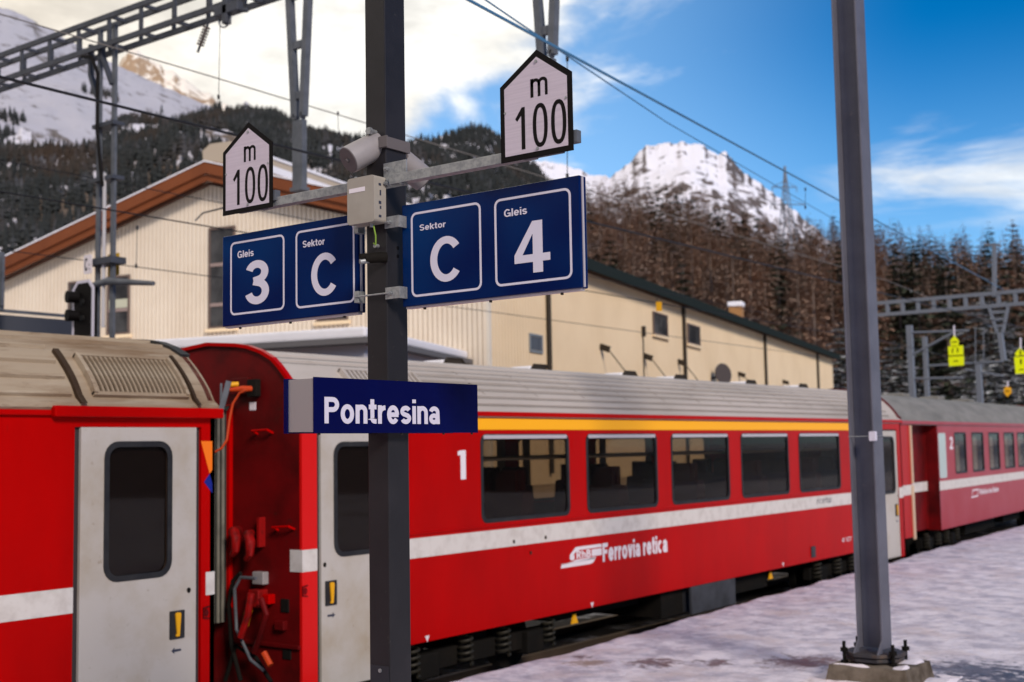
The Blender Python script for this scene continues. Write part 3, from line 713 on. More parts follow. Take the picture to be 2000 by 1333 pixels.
# gangway rim, coupling hook, hoses
g = MB(); g.box(-1.03, -.965, A0-.04, A0+.01, .75, 2.72); g.build('gangway_rim', RED, cA, bevel=.01)
x_, z_ = ep(475, 1050)
g = MB()
for dx, dz in ((-.02, .06), (.18, .03)):
    g.tube([(x_+dx-.06, A0-.02, z_+dz), (x_+dx, A0-.12, z_+dz), (x_+dx+.07, A0-.15, z_+dz-.06), (x_+dx+.06, A0-.15, z_+dz-.17), (x_+dx-.01, A0-.13, z_+dz-.22)], [.05, .055, .05, .04, .03], 10)
g.box(x_+.26, x_+.29, A0-.08, A0, z_-.08, z_+.2)
g.build('locking_hook', mat('grimy red casting', (.26, .002, .002), .5, var=((.06, .004, .003), 9, .45, .7)), cA, smooth=True)
for k, (pts, m_, r_) in enumerate([
        ([(470, 1120), (455, 1135), (447, 1180), (452, 1260), (470, 1330)], BLACKM, .022),
        ([(500, 1130), (470, 1128), (458, 1150), (462, 1230), (490, 1290), (515, 1310)], GALVD, .016),
        ([(490, 1160), (484, 1200), (470, 1245)], MATS['grimy red casting'], .035),
        ([(486, 1190), (478, 1222)], YEL, .037),
        ([(510, 1170), (520, 1200), (505, 1250), (496, 1275)], REDEND, .03),
        ([(515, 1275), (528, 1300)], ORG, .03),
        ([(440, 1330), (460, 1262), (500, 1285), (530, 1333)], BLACKM, .02)]):
    P = []
    for i, (px, py) in enumerate(pts):
        q = on(px, py, 1, A0-.12-.05*(k % 3)); P.append((q.x+8.5, q.y, q.z))
    g = MB(); g.tube(P, r_, 8); g.build('brake_hose', m_, cA, smooth=True)
ebox('hose_valve', 500, 1150, 520, 1185, .12, MATS['grimy red casting']); ebox('hose_valve', 522, 1160, 534, 1180, .08, RED)
g = MB(); g.tube([(-1.33, A0+.1, .35), (-1.33, A0-.35, .35)], .09, 12); g.box(-1.50, -1.16, A0-.42, A0-.32, .2, .5); g.build('coupler', BLACKM, cA)
# marks on the side
def st(x, y): p = on(x, y, 0, -8.495); return p.y, p.z
M0 = YZ(0)
a, _ = st(897, 900); _, b = st(900, 937); _, c = st(900, 880)
g = MB(); g.plate([(a-.085, b), (a+.06-.085+.06, b), (a+.035, c), (a-.045, c), (a-.105, c-.02), (a-.105, c-.07), (a-.055, c-.06), (a-.055, b)], [], .0005, .003, M0)
g.v = []; g.f = []
y_, zz = 10.50, b
g.plate([(y_-.03, zz), (y_+.06, zz), (y_+.06, c), (y_-.02, c), (y_-.075, c-.01), (y_-.075, c-.055), (y_-.03, c-.05)], [], .0005, .003, M0)
g.build('class_number', PRINTW, cA)
# railway emblem: stylised locomotive outline with RhB
def em(u, v): return 12.34+u*0.92, 1.035+(v-1)*0.235
def empoly(pts): return [em(*p) for p in pts]
g = MB()
g.plate(empoly([(.22, .62), (.36, .97), (.96, .97), (.99, .92), (.99, .80), (.45, .80), (.36, .74), (.31, .62), (.33, .42), (.30, .32), (.25, .32), (.21, .42)]), [], .0005, .003, M0)
g.plate(empoly([(.74, .74), (.99, .74), (.99, .38), (.74, .38)]), [], .0005, .003, M0)
g.plate(empoly([(.0, .17), (.02, .22), (.80, .24), (.84, .34), (.33, .32), (.30, .26), (.0, .2)]), [], .0005, .003, M0)
g.plate(empoly([(.0, .0), (.70, .0), (.77, .05), (.84, .30), (.33, .22), (.02, .18)]), [], .0005, .003, M0)
g.build('emblem', PRINTW, cA)
p0, p1 = em(.37, .36), em(.72, .76)
text('emblem_lettering', 'RhB', p0[0], p1[0], p0[1], p1[1], .003, M0, PRINTW, cA, .2)
text('operator_lettering', 'Ferrovia retica', 13.27, 14.90, .80, 1.03, .003, M0, PRINTW, cA, .22, gap=.06)
a, b = st(1595, 985); c, d = st(1622, 970)
text('panorama_lettering', 'rcirha', a, c, b, d, .006, M0, PRINTD, cA, .1, .3)
a, b = st(1645, 1056); text('coach_number', 'A 1274', a, a+.55, b-.03, b+.04, .003, M0, PRINTW, cA, .14)
for px, py in ((835, 1248), (1157, 1182), (1530, 1103)):
    a, b = st(px, py); g = MB(); g.plate([(a-.035, b+.03), (a+.035, b+.03), (a, b-.035)], [(a-.015, b+.018), (a+.015, b+.018), (a, b-.01)] and [], .0005, .003, M0); g.build('jacking_mark', PRINTW, cA)
for px, py in ((1003, 1058), (1065, 1050), (1036, 1080)):
    a, b = st(px, py); g = MB(); g.plate(ell(a, b, .012, .02, 8), [], .004, .02, M0); g.build('hook', PIPE, cA)
a, b = st(1588, 1078); g = MB(); g.box(.001, .02, a-.08, a+.08, b-.09, b+.09); g.build('filler_flap', GREYB, cA)
g = MB(); g.box(-.05, .0, 15.55, 16.9, -.12, .262); g.box(-.9, -.05, 15.6, 16.85, -.10, .26); g.build('equipment_box', GREYB, cA, bevel=.01)
g = MB(); g.box(-1.2, -.12, 14.9, 15.5, -.10, .26); g.box(-1.2, -.2, 17.0, 18.4, -.02, .26); g.box(-2.4, -.3, 12.6, 14.6, .12, .27); g.build('underframe_box', BLACKM, cA)
for px, py in ((1123, 1210), (1506, 1125)):
    p = on(px, py, 0, -8.62); g = MB(); g.plate([(p.y-.07, p.z-.05), (p.y+.07, p.z-.05), (p.y+.02, p.z+.06), (p.y-.02, p.z+.06)], [], -.14, -.12, M0); g.build('brake_release', YEL, cA)
bogie(cA, 11.0); bogie(cA, 21.4)
g = MB(); g.box(-2.3, -.36, 8.3, 9.2, .15, .5); g.box(-2.3, -.36, 22.9, 24.1, .15, .5); g.build('headstock', BLACKM, cA)
g = MB(); g.box(-.4, -.02, 8.36, 9.35, -.02, .02); g.build('door_step', BLACKM, cA)

# --- near coach (left)
N0, N1 = -9.5, 7.10
cN = empty('passenger_coach', 'nearest red coach at the left edge with soiled beige roof, roof louvre and white door', 'railway coach', (-8.5, 0, 0), 0, 'coaches of the red train')
dN = (5.72, 6.955)
WN = [(-7.8, -6.0), (-5.6, -3.8), (-3.4, -1.6), (-1.2, .6), (1.0, 2.8)]
coach_side(cN, N0, N1, [dN], WN, RED)
side_panel(cN, N0, N1, [rrect(a, b, wz0, wz1, .10) for a, b in WN], RED, x=-W, sgn=-1)
for a, b in WN: window(cN, a, b, wz0, wz1); window(cN, a, b, wz0, wz1, x=-W, trim=False, sgn=-1)
g = MB(); g.box(-.06, -.032, *dN, .0, 2.47); g.build('door_recess', DARKREC, cN)
door(cN, 5.775, 6.90, .02, 2.468, -1, -1, GLASSD, 6.02, 6.61, 1.275, 2.32, handle_y=(6.70, .835))
g = MB(); g.box(-W+.036, -.036, N0+.06, N1-.06, .55, .60); g.build('floor', FLOORI, cN)
g = MB(); g.box(-W+.09, -.09, N0+.06, N1-.06, 2.58, 2.60); g.build('ceiling', INTER, cN)
g = MB(); g.box(-W+.04, -.04, 5.50, 5.54, .6, 2.58); g.box(-W+.04, -.9, 5.9, 6.5, .6, 2.2); g.build('partition', INTER, cN)
seats(cN, N0+.5, 5.4, 2.2)
g = MB(); g.box(.0002, .004, N0, dN[0], 1.042, 1.237); g.box(.0002, .004, dN[1]+.05, N1, 1.042, 1.237)
g.build('white_stripe', WSTR, cN)
g = MB(); g.box(-.03, .035, N0-.02, 5.5, 2.555, 2.60); g.box(-.03, .075, 5.5, N1+.04, 2.545, 2.632); g.build('gutter', RED, cN, bevel=.012)
g = MB(); g.sweep(roofprof(), [N0, N1+.02], lambda u, a, b: (a, u, b)); g.build('roof', ROOFN, cN, smooth=True)
for z_ in (2.72, 2.86, 2.99, 3.11, 3.19, 3.24):
    g = MB(); rib(g, N0+.02, 5.70 if z_ < 3.12 else 6.98, z_, .035, .018); g.build('roof_rib', ROOFN, cN, smooth=False)
louvre(cN, 5.93, 6.80, ROOFN, ROOFD, 19, 2.735, 3.03)
g = MB()
t0, t1 = roof_t(2.655), roof_t(3.08)
for yy, ww in ((5.74, .05), (6.88, .03)):
    P = []
    for i in range(9): x, z, a, b = on_roof(t0+(t1-t0)*i/8); P.append((x+a*.035, z+b*.035))
    for i in range(8, -1, -1): x, z, a, b = on_roof(t0+(t1-t0)*i/8); P.append((x-a*.004, z-b*.004))
    g.sweep(P, [yy, yy+ww], lambda u, a, b: (a, u, b))
g.build('roof_step', ROOFD, cN)
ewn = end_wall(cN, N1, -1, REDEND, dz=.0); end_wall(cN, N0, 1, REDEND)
g = MB(); pts = [(a, b+.012) for a, b in PROF[7:]]; pts = pts+[(-W-a, b) for a, b in pts[-2::-1]]
g.stroke(pts, .03, N1-.06, N1+.035, lambda u, v, w: (u, w, v)); g.build('roof_edge_rim', GASK, cN)
def sn(x, y): p = on(x, y, 0, -8.495); return p.y, p.z
g = MB(); g.plate([sn(393, 862), sn(415, 862), sn(415, 945)], [], .0005, .003, M0); g.build('orange_triangle', ORGG, cN)
g = MB(); g.plate([sn(399, 942), sn(415, 918), sn(415, 964)], [], .0005, .003, M0); g.build('blue_triangle', BLUG, cN)
for root_, px, py in ((cN, 403, 1197), (cA, 596, 1155)):
    a, b = sn(px, py); g = MB(); g.stroke([(a+.03, b+.05), (a-.03, b+.04), (a-.03, b-.04), (a+.03, b-.05)], .012, .0005, .012, M0); g.plate(ell(a, b, .022, .03, 12), [], .0005, .012, M0); g.build('lamp_bracket', REDEND, root_)
bogie(cN, 4.2); bogie(cN, -6.3)
# bellows between the two coaches, its folds hanging from the near coach
g = MB(); n = 30
P = []
for i in range(n+1):
    y = N1+.01+(A0-.02-N1)*i/n; P.append((y, -1.02-(.0 if i % 2 else .06)))
Q = [(y, -1.69+(-.97-x)) for y, x in P]
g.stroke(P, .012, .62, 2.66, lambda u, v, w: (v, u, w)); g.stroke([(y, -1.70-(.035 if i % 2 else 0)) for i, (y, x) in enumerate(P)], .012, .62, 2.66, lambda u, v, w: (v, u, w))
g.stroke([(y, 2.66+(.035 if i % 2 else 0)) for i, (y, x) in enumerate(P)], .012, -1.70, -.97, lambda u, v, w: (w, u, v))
g.build('bellows', mat('bellows shadow rubber', (.035, .034, .03), .9), cN)  # dark base colour paints the shade between the ribs
g = MB()
for k in range(17):
    y = N1+.05+k*.057
    for xx in (-1.03, -1.65): g.tube([(xx, y, .62), (xx, y, 2.66)], .017, 8, caps=False)
    g.tube([(-1.03, y, 2.67), (-1.65, y, 2.67)], .017, 8)
g.build('bellows_rib', BELLOW, cN, smooth=True)
g = MB(); p = on(432, 770, 1, 7.7); g.bar((p.x+8.5, 7.7, p.z-.15), (p.x+8.55, 7.75, p.z+.12), .04, .05); g.bar((p.x+8.47, 7.72, p.z-.18), (p.x+8.5, 7.7, p.z+.1), .02, .02); g.build('tensioner', GALVD, cN)

# --- far coach (right)
cC = empty('passenger_coach', 'older pinkish red second class coach with curtained windows, right of the steel column', 'railway coach', (-8.76, 24.95, 0), radians(2.8), 'coaches of the red train')
LC = 17.5; wz0, wz1 = 1.46, 2.42
def c_loc(x, y):                       # pixel on the side plane of the far coach -> local (y, z)
    a = radians(2.8); nrm = Vector((cos(a), sin(a), 0)); d = ray(x, y); o = Vector((-8.76, 24.95, 0))
    p = EYE + d*((o-EYE).dot(nrm)/d.dot(nrm)); q = p-o; return -sin(a)*q.x+cos(a)*q.y, q.z
edges = [(1865, 1888), (1899, 1922), (1932, 1953), (1962, 1982), (1988, 2005)]
WC = []
for a, b in edges: WC.append((c_loc(a, 890)[0], c_loc(b, 890)[0]))
while WC[-1][1]+1.7 < LC-2.2:
    WC.append((WC[-1][0]+(WC[1][0]-WC[0][0]), WC[-1][1]+(WC[1][0]-WC[0][0])))
ys0 = c_loc(1836, 900)[0]; dw = (c_loc(1834, 900)[0], c_loc(1848, 900)[0])
holes = [rrect(a, b, wz0, wz1, .06) for a, b in WC]
g = MB(); g.plate(rect(ys0-.12, LC-1.3, .27, 2.62), holes, -.035, 0, M0); g.build('body_side', REDOLD, cC)
side_panel(cC, .2, LC-.2, holes, REDOLD, x=-W, sgn=-1)
for a, b in WC:
    wn = window(cC, a, b, wz0, wz1, r=.06, trim=False); window(cC, a, b, wz0, wz1, r=.06, x=-W, trim=False, sgn=-1)
    g = MB(); n = 12; g.stroke([(a+.05+(b-a-.1)*.72*i/n, -.09-.02*(i % 2)) for i in range(n+1)], .006, wz0-.04, wz1-(.12 if a != WC[0][0] else .3), lambda u, v, w: (v, u, w)); g.build('curtain', CURTC, wn)
g = MB(); g.box(-.30, -.26, .75, ys0-.1, .30, 2.6); g.box(-.30, -.0, ys0-.16, ys0-.121, .27, 2.6); g.build('vestibule_wall', REDEND, cC)
g = MB(); g.box(-.035, .0, LC-1.3, LC, .27, 2.62); g.box(-.035, .0, 0, .72, .27, 2.62); g.build('corner_panel', RED, cC)
g = MB(); g.box(.001, .03, .62, .74, .22, 1.32); g.box(.001, .03, .66, .74, 1.36, 2.56); g.build('handrail', mat('cream handrail', (.62, .45, .30), .5), cC)
zd0, zd1 = 1.40, 2.40
g = MB(); g.plate(rrect(dw[0], dw[1], zd0, zd1, .06), [], .002, .008, M0); dd = g.build('door_window', mat('milky glass', (.42, .50, .47), .2), cC)
g = MB(); g.box(.0002, .004, ys0-.12, LC, 1.134, 1.337); g.box(-.256, -.252, .75, ys0-.17, 1.134, 1.337); g.box(-.9, .001, -.004, -.0005, 1.134, 1.337); g.box(.0002, .004, 0, .72, 1.134, 1.337); g.build('white_stripe', WSTR, cC)
g = MB(); g.sweep(roofprof(), [0.0, LC], lambda u, a, b: (a, u, b)); g.build('roof', ROOFC, cC, smooth=True)
g = MB(); g.box(-.03, .05, -.02, LC+.02, 2.59, 2.655); g.build('gutter', REDOLD, cC)
end_wall(cC, 0, 1, REDEND); end_wall(cC, LC, -1, REDEND)
g = MB(); pts = [(a, b+.035) for a, b in PROF[1:]]; pts = pts+[(-W-a, b) for a, b in pts[-2::-1]]
g.stroke(pts, .05, -.03, .03, lambda u, v, w: (u, w, v)); g.build('roof_edge_rim', REDEND, cC)
a, b = c_loc(1780, 855); g = MB(); g.plate([(a-.25+.0, b), (a, b+.18), (a+.22, b), (a, b-.18)], [], .001, .006, M0)
g.v = []; g.f = []; g.plate([(-.36, 2.18), (-.18, 2.37), (-.05, 2.18), (-.18, 1.99)], [], .0, .006, lambda u, v, w: (u, -w, v)); g.build('yellow_diamond', YEL, cC)
a, b = c_loc(1897, 972); c, d = c_loc(1950, 955)
text('operator_lettering', 'Rhätische Bahn', lerp(a, c, .3), c, .90, 1.03, .003, M0, PRINTW, cC, .2)
g = MB(); g.stroke([(a, .87), (lerp(a, c, .22), .88), (lerp(a, c, .26), 1.03), (lerp(a, c, .06), 1.03), (lerp(a, c, .04), .93)], .035, .0005, .003, M0); g.build('emblem', PRINTW, cC)
a, b = c_loc(1858, 872); text('class_number', '2', a-.14, a+.14, 2.03, 2.32, .003, M0, PRINTW, cC, .2)
g = MB()
for yy in (1.3, 4.4, 7.5, 10.6): g.box(-1.6, -1.1, yy-.28, yy+.28, 3.28, 3.37)
g.build('roof_vent', ROOFC, cC, bevel=.03)
bogie(cC, 3.2); bogie(cC, LC-3.2)
g = MB(); g.box(-2.2, -.3, 6, 9, -.05, .26); g.box(-2.2, -.3, 10, 12, .0, .26); g.build('underframe_box', BLACKM, cC)
g = MB(); g.box(-1.73, -.93, -.65, -.02, .62, 2.7); g.build('bellows', BELLOW, cC)

# ------------------------------------------------------------------ sign post and what hangs on it
PX0, PX1, PY0, PY1 = -3.488, -3.377, 3.703, 3.828
sp_ = empty('sign_post', 'slim dark grey square post in the foreground that carries the station signs', 'post', (0, 0, 0))
g = MB(); g.box(PX0, PX1, PY0, PY1, 0.0, 6.2); g.build('shaft', POST, sp_, bevel=.004)
g = MB(); g.box(PX0-.08, PX1+.08, PY0-.08, PY1+.08, 0.0, .025); g.build('base_plate', RUST, sp_)
p0, p1 = on(724, 1298, 1, PY0), on(762, 1298, 1, PY0)
g = MB(); g.plate(rrect(PX0+.006, PX1-.006, .35, p0.z, .004), [], .0005, .0035, XZ(PY0)); cv = g.build('access_cover', mat('post cover', (.020, .020, .026), .5), sp_, bevel=.001)
g = MB(); p = on(744, 1310, 1, PY0); g.plate(ell(p.x, p.z, .008, .008, 12), [], .0035, .008, XZ(PY0)); g.build('screw', GALV, cv)
g = MB()
for py in (485, 501): p = on(777, py, 0, PX1); g.plate(ell(p.y, p.z, .007, .008, 12), [], .0003, .0012, YZ(PX1))
g.build('bolt_hole', SIGNK, sp_)
g = MB()
p = on(727, 258, 1, PY0-.02); g.tube([(p.x, PY0+.01, p.z), (p.x, PY0-.03, p.z)], .011, 12); g.tube([(p.x, PY0-.03, p.z), (p.x, PY0-.045, p.z)], .016, 6)
p = on(735, 481, 1, PY0-.01); g.tube([(p.x, PY0+.01, p.z), (p.x, PY0-.02, p.z)], .009, 12); g.build('bolt', GALV, sp_, smooth=True)

def bX(px, py, Y): return on(px, py, 1, Y).x
def bZ(px, py, Y): return on(px, py, 1, Y).z
FY = 3.74                                # front plane of the track boards
def track_board(label, x0, x1, group, items):
    r = empty('track_sign', label, 'sign', (0, 0, 0), 0, group)
    g = MB(); g.box(x0, x1, FY, FY+.045, 2.824, 3.240); g.build('panel', BLUE, r, bevel=.004)
    g = MB()
    for s in (.0,): g.box(x1-.0, x1+.004, FY+.012, FY+.022, 2.828, 3.236)
    g.box(x0+.01, x1-.01, FY+.01, FY+.035, 2.816, 2.824)
    g.build('edge_rail', SILV, r)
    g = MB()
    for xx in (x0+.1, (x0+x1)/2, x1-.1): g.tube([(xx, FY+.02, 2.819), (xx, FY+.02, 2.808)], .006, 8)
    g.build('drain_screw', PIPE, r)
    mpb = XZ(FY)
    for kind, q in items:
        if kind == 'frame':
            u0, v1, u1, v0 = bX(q[0], q[1], FY), bZ(q[0], q[1], FY), bX(q[2], q[3], FY), bZ(q[2], q[3], FY)
            g = MB(); g.plate(rrect(u0, u1, v0, v1, .028), [rrect(u0+.009, u1-.009, v0+.009, v1-.009, .020)], .0003, .0012, mpb); g.build('frame_line', SIGNW, r)
        else:
            s, lb, rt, bold, nm = q
            text(nm, s, bX(*lb, FY), bX(*rt, FY), bZ(*lb, FY), bZ(*rt, FY), .0012, mpb, SIGNW, r, bold)
    return r
rx0, rx1 = -3.325, -2.458
R_ = track_board('blue enamel board with Sektor C and Gleis 4, right of the grey post', rx0, rx1, 'blue track boards on the post', [
    ('frame', (802.5, 417, 941.5, 566)), ('frame', (965.3, 391, 1118.5, 544)),
    ('t', ('Sektor', (820, 451.5), (870.6, 431.5), .165, 'lettering')), ('t', ('Gleis', (984.8, 425), (1029.4, 403), .165, 'lettering')),
    ('t', ('C', (840.5, 553.5), (902.5, 458), .165, 'letter')), ('t', ('4', (1005.8, 537.5), (1073.5, 427), .185, 'number'))])
L_ = track_board('blue enamel board with Gleis 3 and Sektor C, left of the grey post', -4.428, -3.572, 'blue track boards on the post', [
    ('frame', (450.3, 475, 555.8, 605)), ('frame', (577.6, 453, 693.3, 590.5)),
    ('t', ('Sektor', (591.6, 484.5), (634.5, 464.5), .165, 'lettering')), ('t', ('Gleis', (464.2, 505), (495.8, 486.5), .165, 'lettering')),
    ('t', ('C', (607.7, 580.5), (661, 491), .165, 'letter')), ('t', ('3', (479, 597), (525.5, 505.5), .175, 'number'))])
# clamps, plates and rods
cl = empty('sign_bracket', 'galvanised clamps, plates and threaded rods that hold the boards to the post', 'bracket')
def bolt_y(g, x, y, z, r=.009): g.tube([(x, y, z), (x, y-.012, z)], r, 6); g.tube([(x, y-.012, z), (x, y-.02, z)], r*.55, 8)
for (za, zb) in ((bZ(770, 583, 3.69), bZ(770, 560, 3.69)), (bZ(770, 444, 3.69), bZ(770, 421, 3.69))):
    g = MB(); xa = bX(751, 575, 3.69)
    g.box(xa, -3.30, 3.694, 3.700, za, zb); g.box(-3.308, -3.30, 3.70, FY+.02, za, zb); g.build('clamp_plate', GALV, cl, bevel=.001)
    g = MB(); g.box(PX0-.06, PX0-.035, 3.69, 3.73, za, zb); g.build('clamp_plate', GALV, cl, bevel=.001)
    g = MB(); z_ = (za+zb)/2; g.tube([(PX0-.05, 3.688, z_), (xa+.04, 3.688, z_)], .0035, 8); g.build('threaded_rod', GALV, cl)
    g = MB(); bolt_y(g, xa+.028, 3.694, z_); g.build('bolt', GALV, cl)
za, zb = bZ(760, 368, 3.69), bZ(760, 318, 3.69)
g = MB(); xa = bX(749, 340, 3.69); g.box(xa, -3.255, 3.690, 3.697, za, zb); g.build('mounting_plate', GALV, cl, bevel=.001)
g = MB()
for x_, z_ in ((xa+.022, zb-.025), (xa+.022, za+.02), (-3.275, za+.012)): bolt_y(g, x_, 3.690, z_)
g.build('bolt', GALV, cl)
g = MB(); g.tube([(PX0-.07, 3.687, za+.02), (xa+.02, 3.687, za+.035)], .0035, 8); g.build('threaded_rod', GALV, cl)
g = MB(); g.box(-3.335, -2.62, 3.675, 3.715, 3.318, 3.358); g.build('sign_arm', GALV, cl, bevel=.002)
g = MB(); g.box(-4.12, PX0-.0, 3.675, 3.715, 3.318, 3.358); g.build('sign_arm', GALV, cl, bevel=.002)
# kilometre style boards
def m_board(label, x0, group):
    Y = 3.660; x1 = x0+.326; zb_, zs, zp = 3.313, 3.603, 3.716; xm = (x0+x1)/2+.008
    r = empty('stopping_sign', label, 'sign', (0, 0, 0), 0, group)
    out_ = [(x0, zb_), (x1, zb_), (x1, zs), (xm, zp), (x0, zs)]
    b = .021; inn = [(x0+b, zb_+b), (x1-b, zb_+b), (x1-b, zs-b*.55), (xm, zp-b*1.30), (x0+b, zs-b*.55)]
    m_ = XZ(Y); g = MB(); g.plate(out_, [], -.004, 0, m_); g.build('plate', SIGNK, r)
    g = MB(); g.plate(inn, [], .0003, .0012, m_); g.build('face', REFLW, r)
    s0 = -2.754
    def u(px, py): return on(px, py, 1, Y).x - s0 + x0
    def v(px, py): return on(px, py, 1, Y).z
    g = MB(); sw = .0165
    # m
    xa, xb = u(1039.2, 170), u(1067.2, 165); xc = (xa+xb)/2; z0_, z1_ = v(1050, 189), v(1050, 152.5)
    g.stroke([(xa, z0_), (xa, z1_)], sw*.8, .0012, .002, m_)
    for s_, e_ in ((xa, xc), (xc, xb)):
        rr = (e_-s_)/2; P = [(s_, z1_-.030)]+[((s_+e_)/2-rr*cos(t), z1_-sw*.4-rr*.9+rr*.9*sin(t)) for t in [pi*i/10 for i in range(11)]]+[(e_, z0_)]
        g.stroke(P, sw*.72, .0012, .002, m_)
    g.build('letter', SIGNK, r)
    g = MB(); x1_ = u(1022.5, 250); t0_, t1_ = v(1022.5, 292.5), v(1024, 209.5)
    g.plate([(x1_-sw/2, t0_), (x1_+sw/2, t0_), (x1_+sw/2, t1_), (x1_-sw*.35, t1_), (x1_-.036, t1_-.040), (x1_-.027, t1_-.051), (x1_-sw/2, t1_-.030)], [], .0012, .002, m_)
    g.build('digit', SIGNK, r)
    for cx, cy, ty, by in ((1055.6, 243.9, 201.5, 287.5), (1091.7, 237, 194, 281.5)):
        ux = u(cx, cy); zt, zz_ = v(cx, ty), v(cx, by); hw = .0335; hh = (zt-zz_)/2; zc = (zt+zz_)/2
        def sup(a, b): return [(ux+a*math.copysign(abs(cos(t))**.85, cos(t)), zc+b*math.copysign(abs(sin(t))**.85, sin(t))) for t in [2*pi*i/32 for i in range(32)]]
        g = MB(); g.plate(sup(hw, hh), [sup(hw-sw*.95, hh-sw*1.0)], .0012, .002, m_); g.build('digit', SIGNK, r)
    g = MB()
    for xx, zz_ in ((xm-.0, zp-.045), (xm, zb_+.030)): g.tube([(xx, Y-.001, zz_), (xx, Y-.006, zz_)], .006, 10)
    for xx, zz_ in ((x0+.024, 3.50), (x1-.026, 3.51)): g.tube([(xx, Y-.001, zz_), (xx, Y-.004, zz_)], .0045, 10)
    g.build('rivet', GALV, r)
    g = MB(); g.box(x0+.10, x1-.05, Y+.004, Y+.02, zb_+.0, zb_+.05); g.box(x1-.02, x1+.012, Y+.006, Y+.035, zb_+.03, zb_+.075); g.build('back_rail', GALVD, r)
    return r
m_board('white house shaped m 100 board with black border, high right of the post', -2.754, 'm 100 boards')
m_board('white house shaped m 100 board with black border, left of the post above Gleis 3', -4.331, 'm 100 boards')
# station name box
nb = empty('station_sign', 'dark blue station name box lettered Pontresina, lowest on the post', 'sign')
nx0, nx1 = -3.479, -3.327
g = MB(); g.box(nx0-.006, nx0+.012, 3.240, 4.222, 2.317, 2.523); g.build('back_panel', BLUEP, nb)
g = MB(); g.box(nx1-.004, nx1, 3.243, 4.222, 2.316, 2.524); g.build('front_panel', BLUEP, nb)
g = MB(); g.box(nx0+.013, nx1-.005, 3.247, 3.251, 2.322, 2.519); g.box(nx0+.013, nx1-.005, 4.21, 4.214, 2.322, 2.519); g.build('end_cap', ENDGREY, nb)
g = MB(); g.box(nx0+.013, nx1-.005, 3.2515, 4.2095, 2.515, 2.519); g.box(nx0+.013, nx1-.005, 3.2515, 4.2095, 2.322, 2.326); g.build('box_top', ENDGREY, nb)
def pn(px, py): p = on(px, py, 0, nx1); return p.y, p.z
g = MB()
for px, py in ((779, 742), (920, 744)): a, b = pn(px, py); g.tube([(nx1-.01, a, b-.01), (nx1-.01, a, 2.528)], .005, 8)
for px in (627, 788, 870, 925): a, b = pn(px, 845); g.tube([(nx1-.01, a, 2.316), (nx1-.01, a, 2.309)], .005, 8)
g.build('screw', PIPE, nb)
a, b = pn(633.5, 826.8); c, _ = pn(858.3, 800); p_b = pn(640, 826.8)[1]; p_t = pn(640, 776.2)[1]
text('lettering', 'Pontresina', a, c, p_b-.001, p_t+.001, .0012, YZ(nx1), SIGNW, nb, .185, gap=.075)
# loudspeakers
def horn(label, center, axis, length, rad, group, arm):
    r = empty('loudspeaker', label, 'loudspeaker', (0, 0, 0), 0, group)
    c = Vector(center); a = Vector(axis).normalized()
    g = MB(); g.tube([c, c+a*-.012, c+a*-length*.55, c+a*-length*.9, c+a*-length], [rad*.97, rad, rad*.98, rad*.86, rad*.55], 28); g.build('housing', HORN, r, smooth=True)
    g = MB(); g.tube([c+a*.001, c+a*.004], rad*.93, 28); g.tube([c+a*.004, c+a*.014], .009, 12); g.build('front_grille', HORND, r, smooth=True)
    side = a.cross(Vector((0, 0, 1))).normalized(); mid = c+a*-length*.62
    g = MB()
    for s in (1, -1):
        g.bar(mid+side*s*(rad+.004), Vector(arm)+side*s*.02, .006, .024); g.tube([mid+side*s*rad*.9, mid+side*s*(rad+.014)], .009, 8)
    g.build('yoke', HORND, r)
    return r
hc = on(681, 313, 1, 3.60)
horn('grey cylindrical loudspeaker on the left side of the post, pointing down', hc, Vector((-.27, -.80, -.50)), .245, .057, 'loudspeakers on the post', on(752, 275, 1, 3.70))
hc2 = on(828, 352, 1, 4.05)
horn('grey loudspeaker behind the post, half hidden by the right arm', hc2, Vector((.30, .76, -.54)), .23, .057, 'loudspeakers on the post', on(790, 285, 1, 3.85))
g = MB(); z0_, z1_ = bZ(760, 286, 3.69), bZ(760, 264, 3.69)
g.plate(rect(PX0-.012, PX1+.012, PY0-.014, PY1+.014), [rect(PX0-.004, PX1+.004, PY0-.006, PY1+.006)], z0_, z1_, lambda u, v, w: (u, v, w))
g.box(PX1-.02, PX1+.025, PY0-.02, PY0-.013, z0_, z1_); tag(g.build('pole_clamp', HORND, bevel=.001), 'grey steel band clamped round the post between the loudspeakers', 'clamp')
# junction box
jb = empty('junction_box', 'beige rounded junction box on the post under the left loudspeaker', 'box')
bf = 3.62; x0_, x1_ = bX(678, 390, bf), bX(731, 390, bf); z0_, z1_ = bZ(703, 437, bf), bZ(703, 346, bf)
g = MB(); g.plate(rrect(x0_, x1_, z0_, z1_, .014), [], -.07, 0, XZ(bf)); g.build('housing', BOXM, jb, bevel=.014)
g = MB(); g.plate(rrect(bX(682, 370, bf), bX(713, 370, bf), bZ(700, 375.5, bf), bZ(700, 367, bf), .001), [], .0004, .0012, XZ(bf)); g.build('label', PRINTW, jb)
g = MB(); 
for k, (dz_, h_) in enumerate(((.02, .010), (.055, .012), (.075, .012), (.11, .022), (.15, .010))): g.box(x1_+.0003, x1_+.0012, bf+.026+.006*(k % 2), bf+.040, z0_+dz_, z0_+dz_+h_)
g.build('side_print', PRINTD, jb)
p = on(726, 440, 1, bf+.03)
g = MB(); g.tube([(p.x, p.y, z0_), (p.x, p.y, z0_-.016)], .009, 12); g.tube([(x0_+.02, bf+.03, z1_), (x0_+.02, bf+.03, z1_+.012)], .007, 10); g.build('cable_gland', GALV, jb, smooth=True)
q = on(735, 481, 1, PY0-.015)
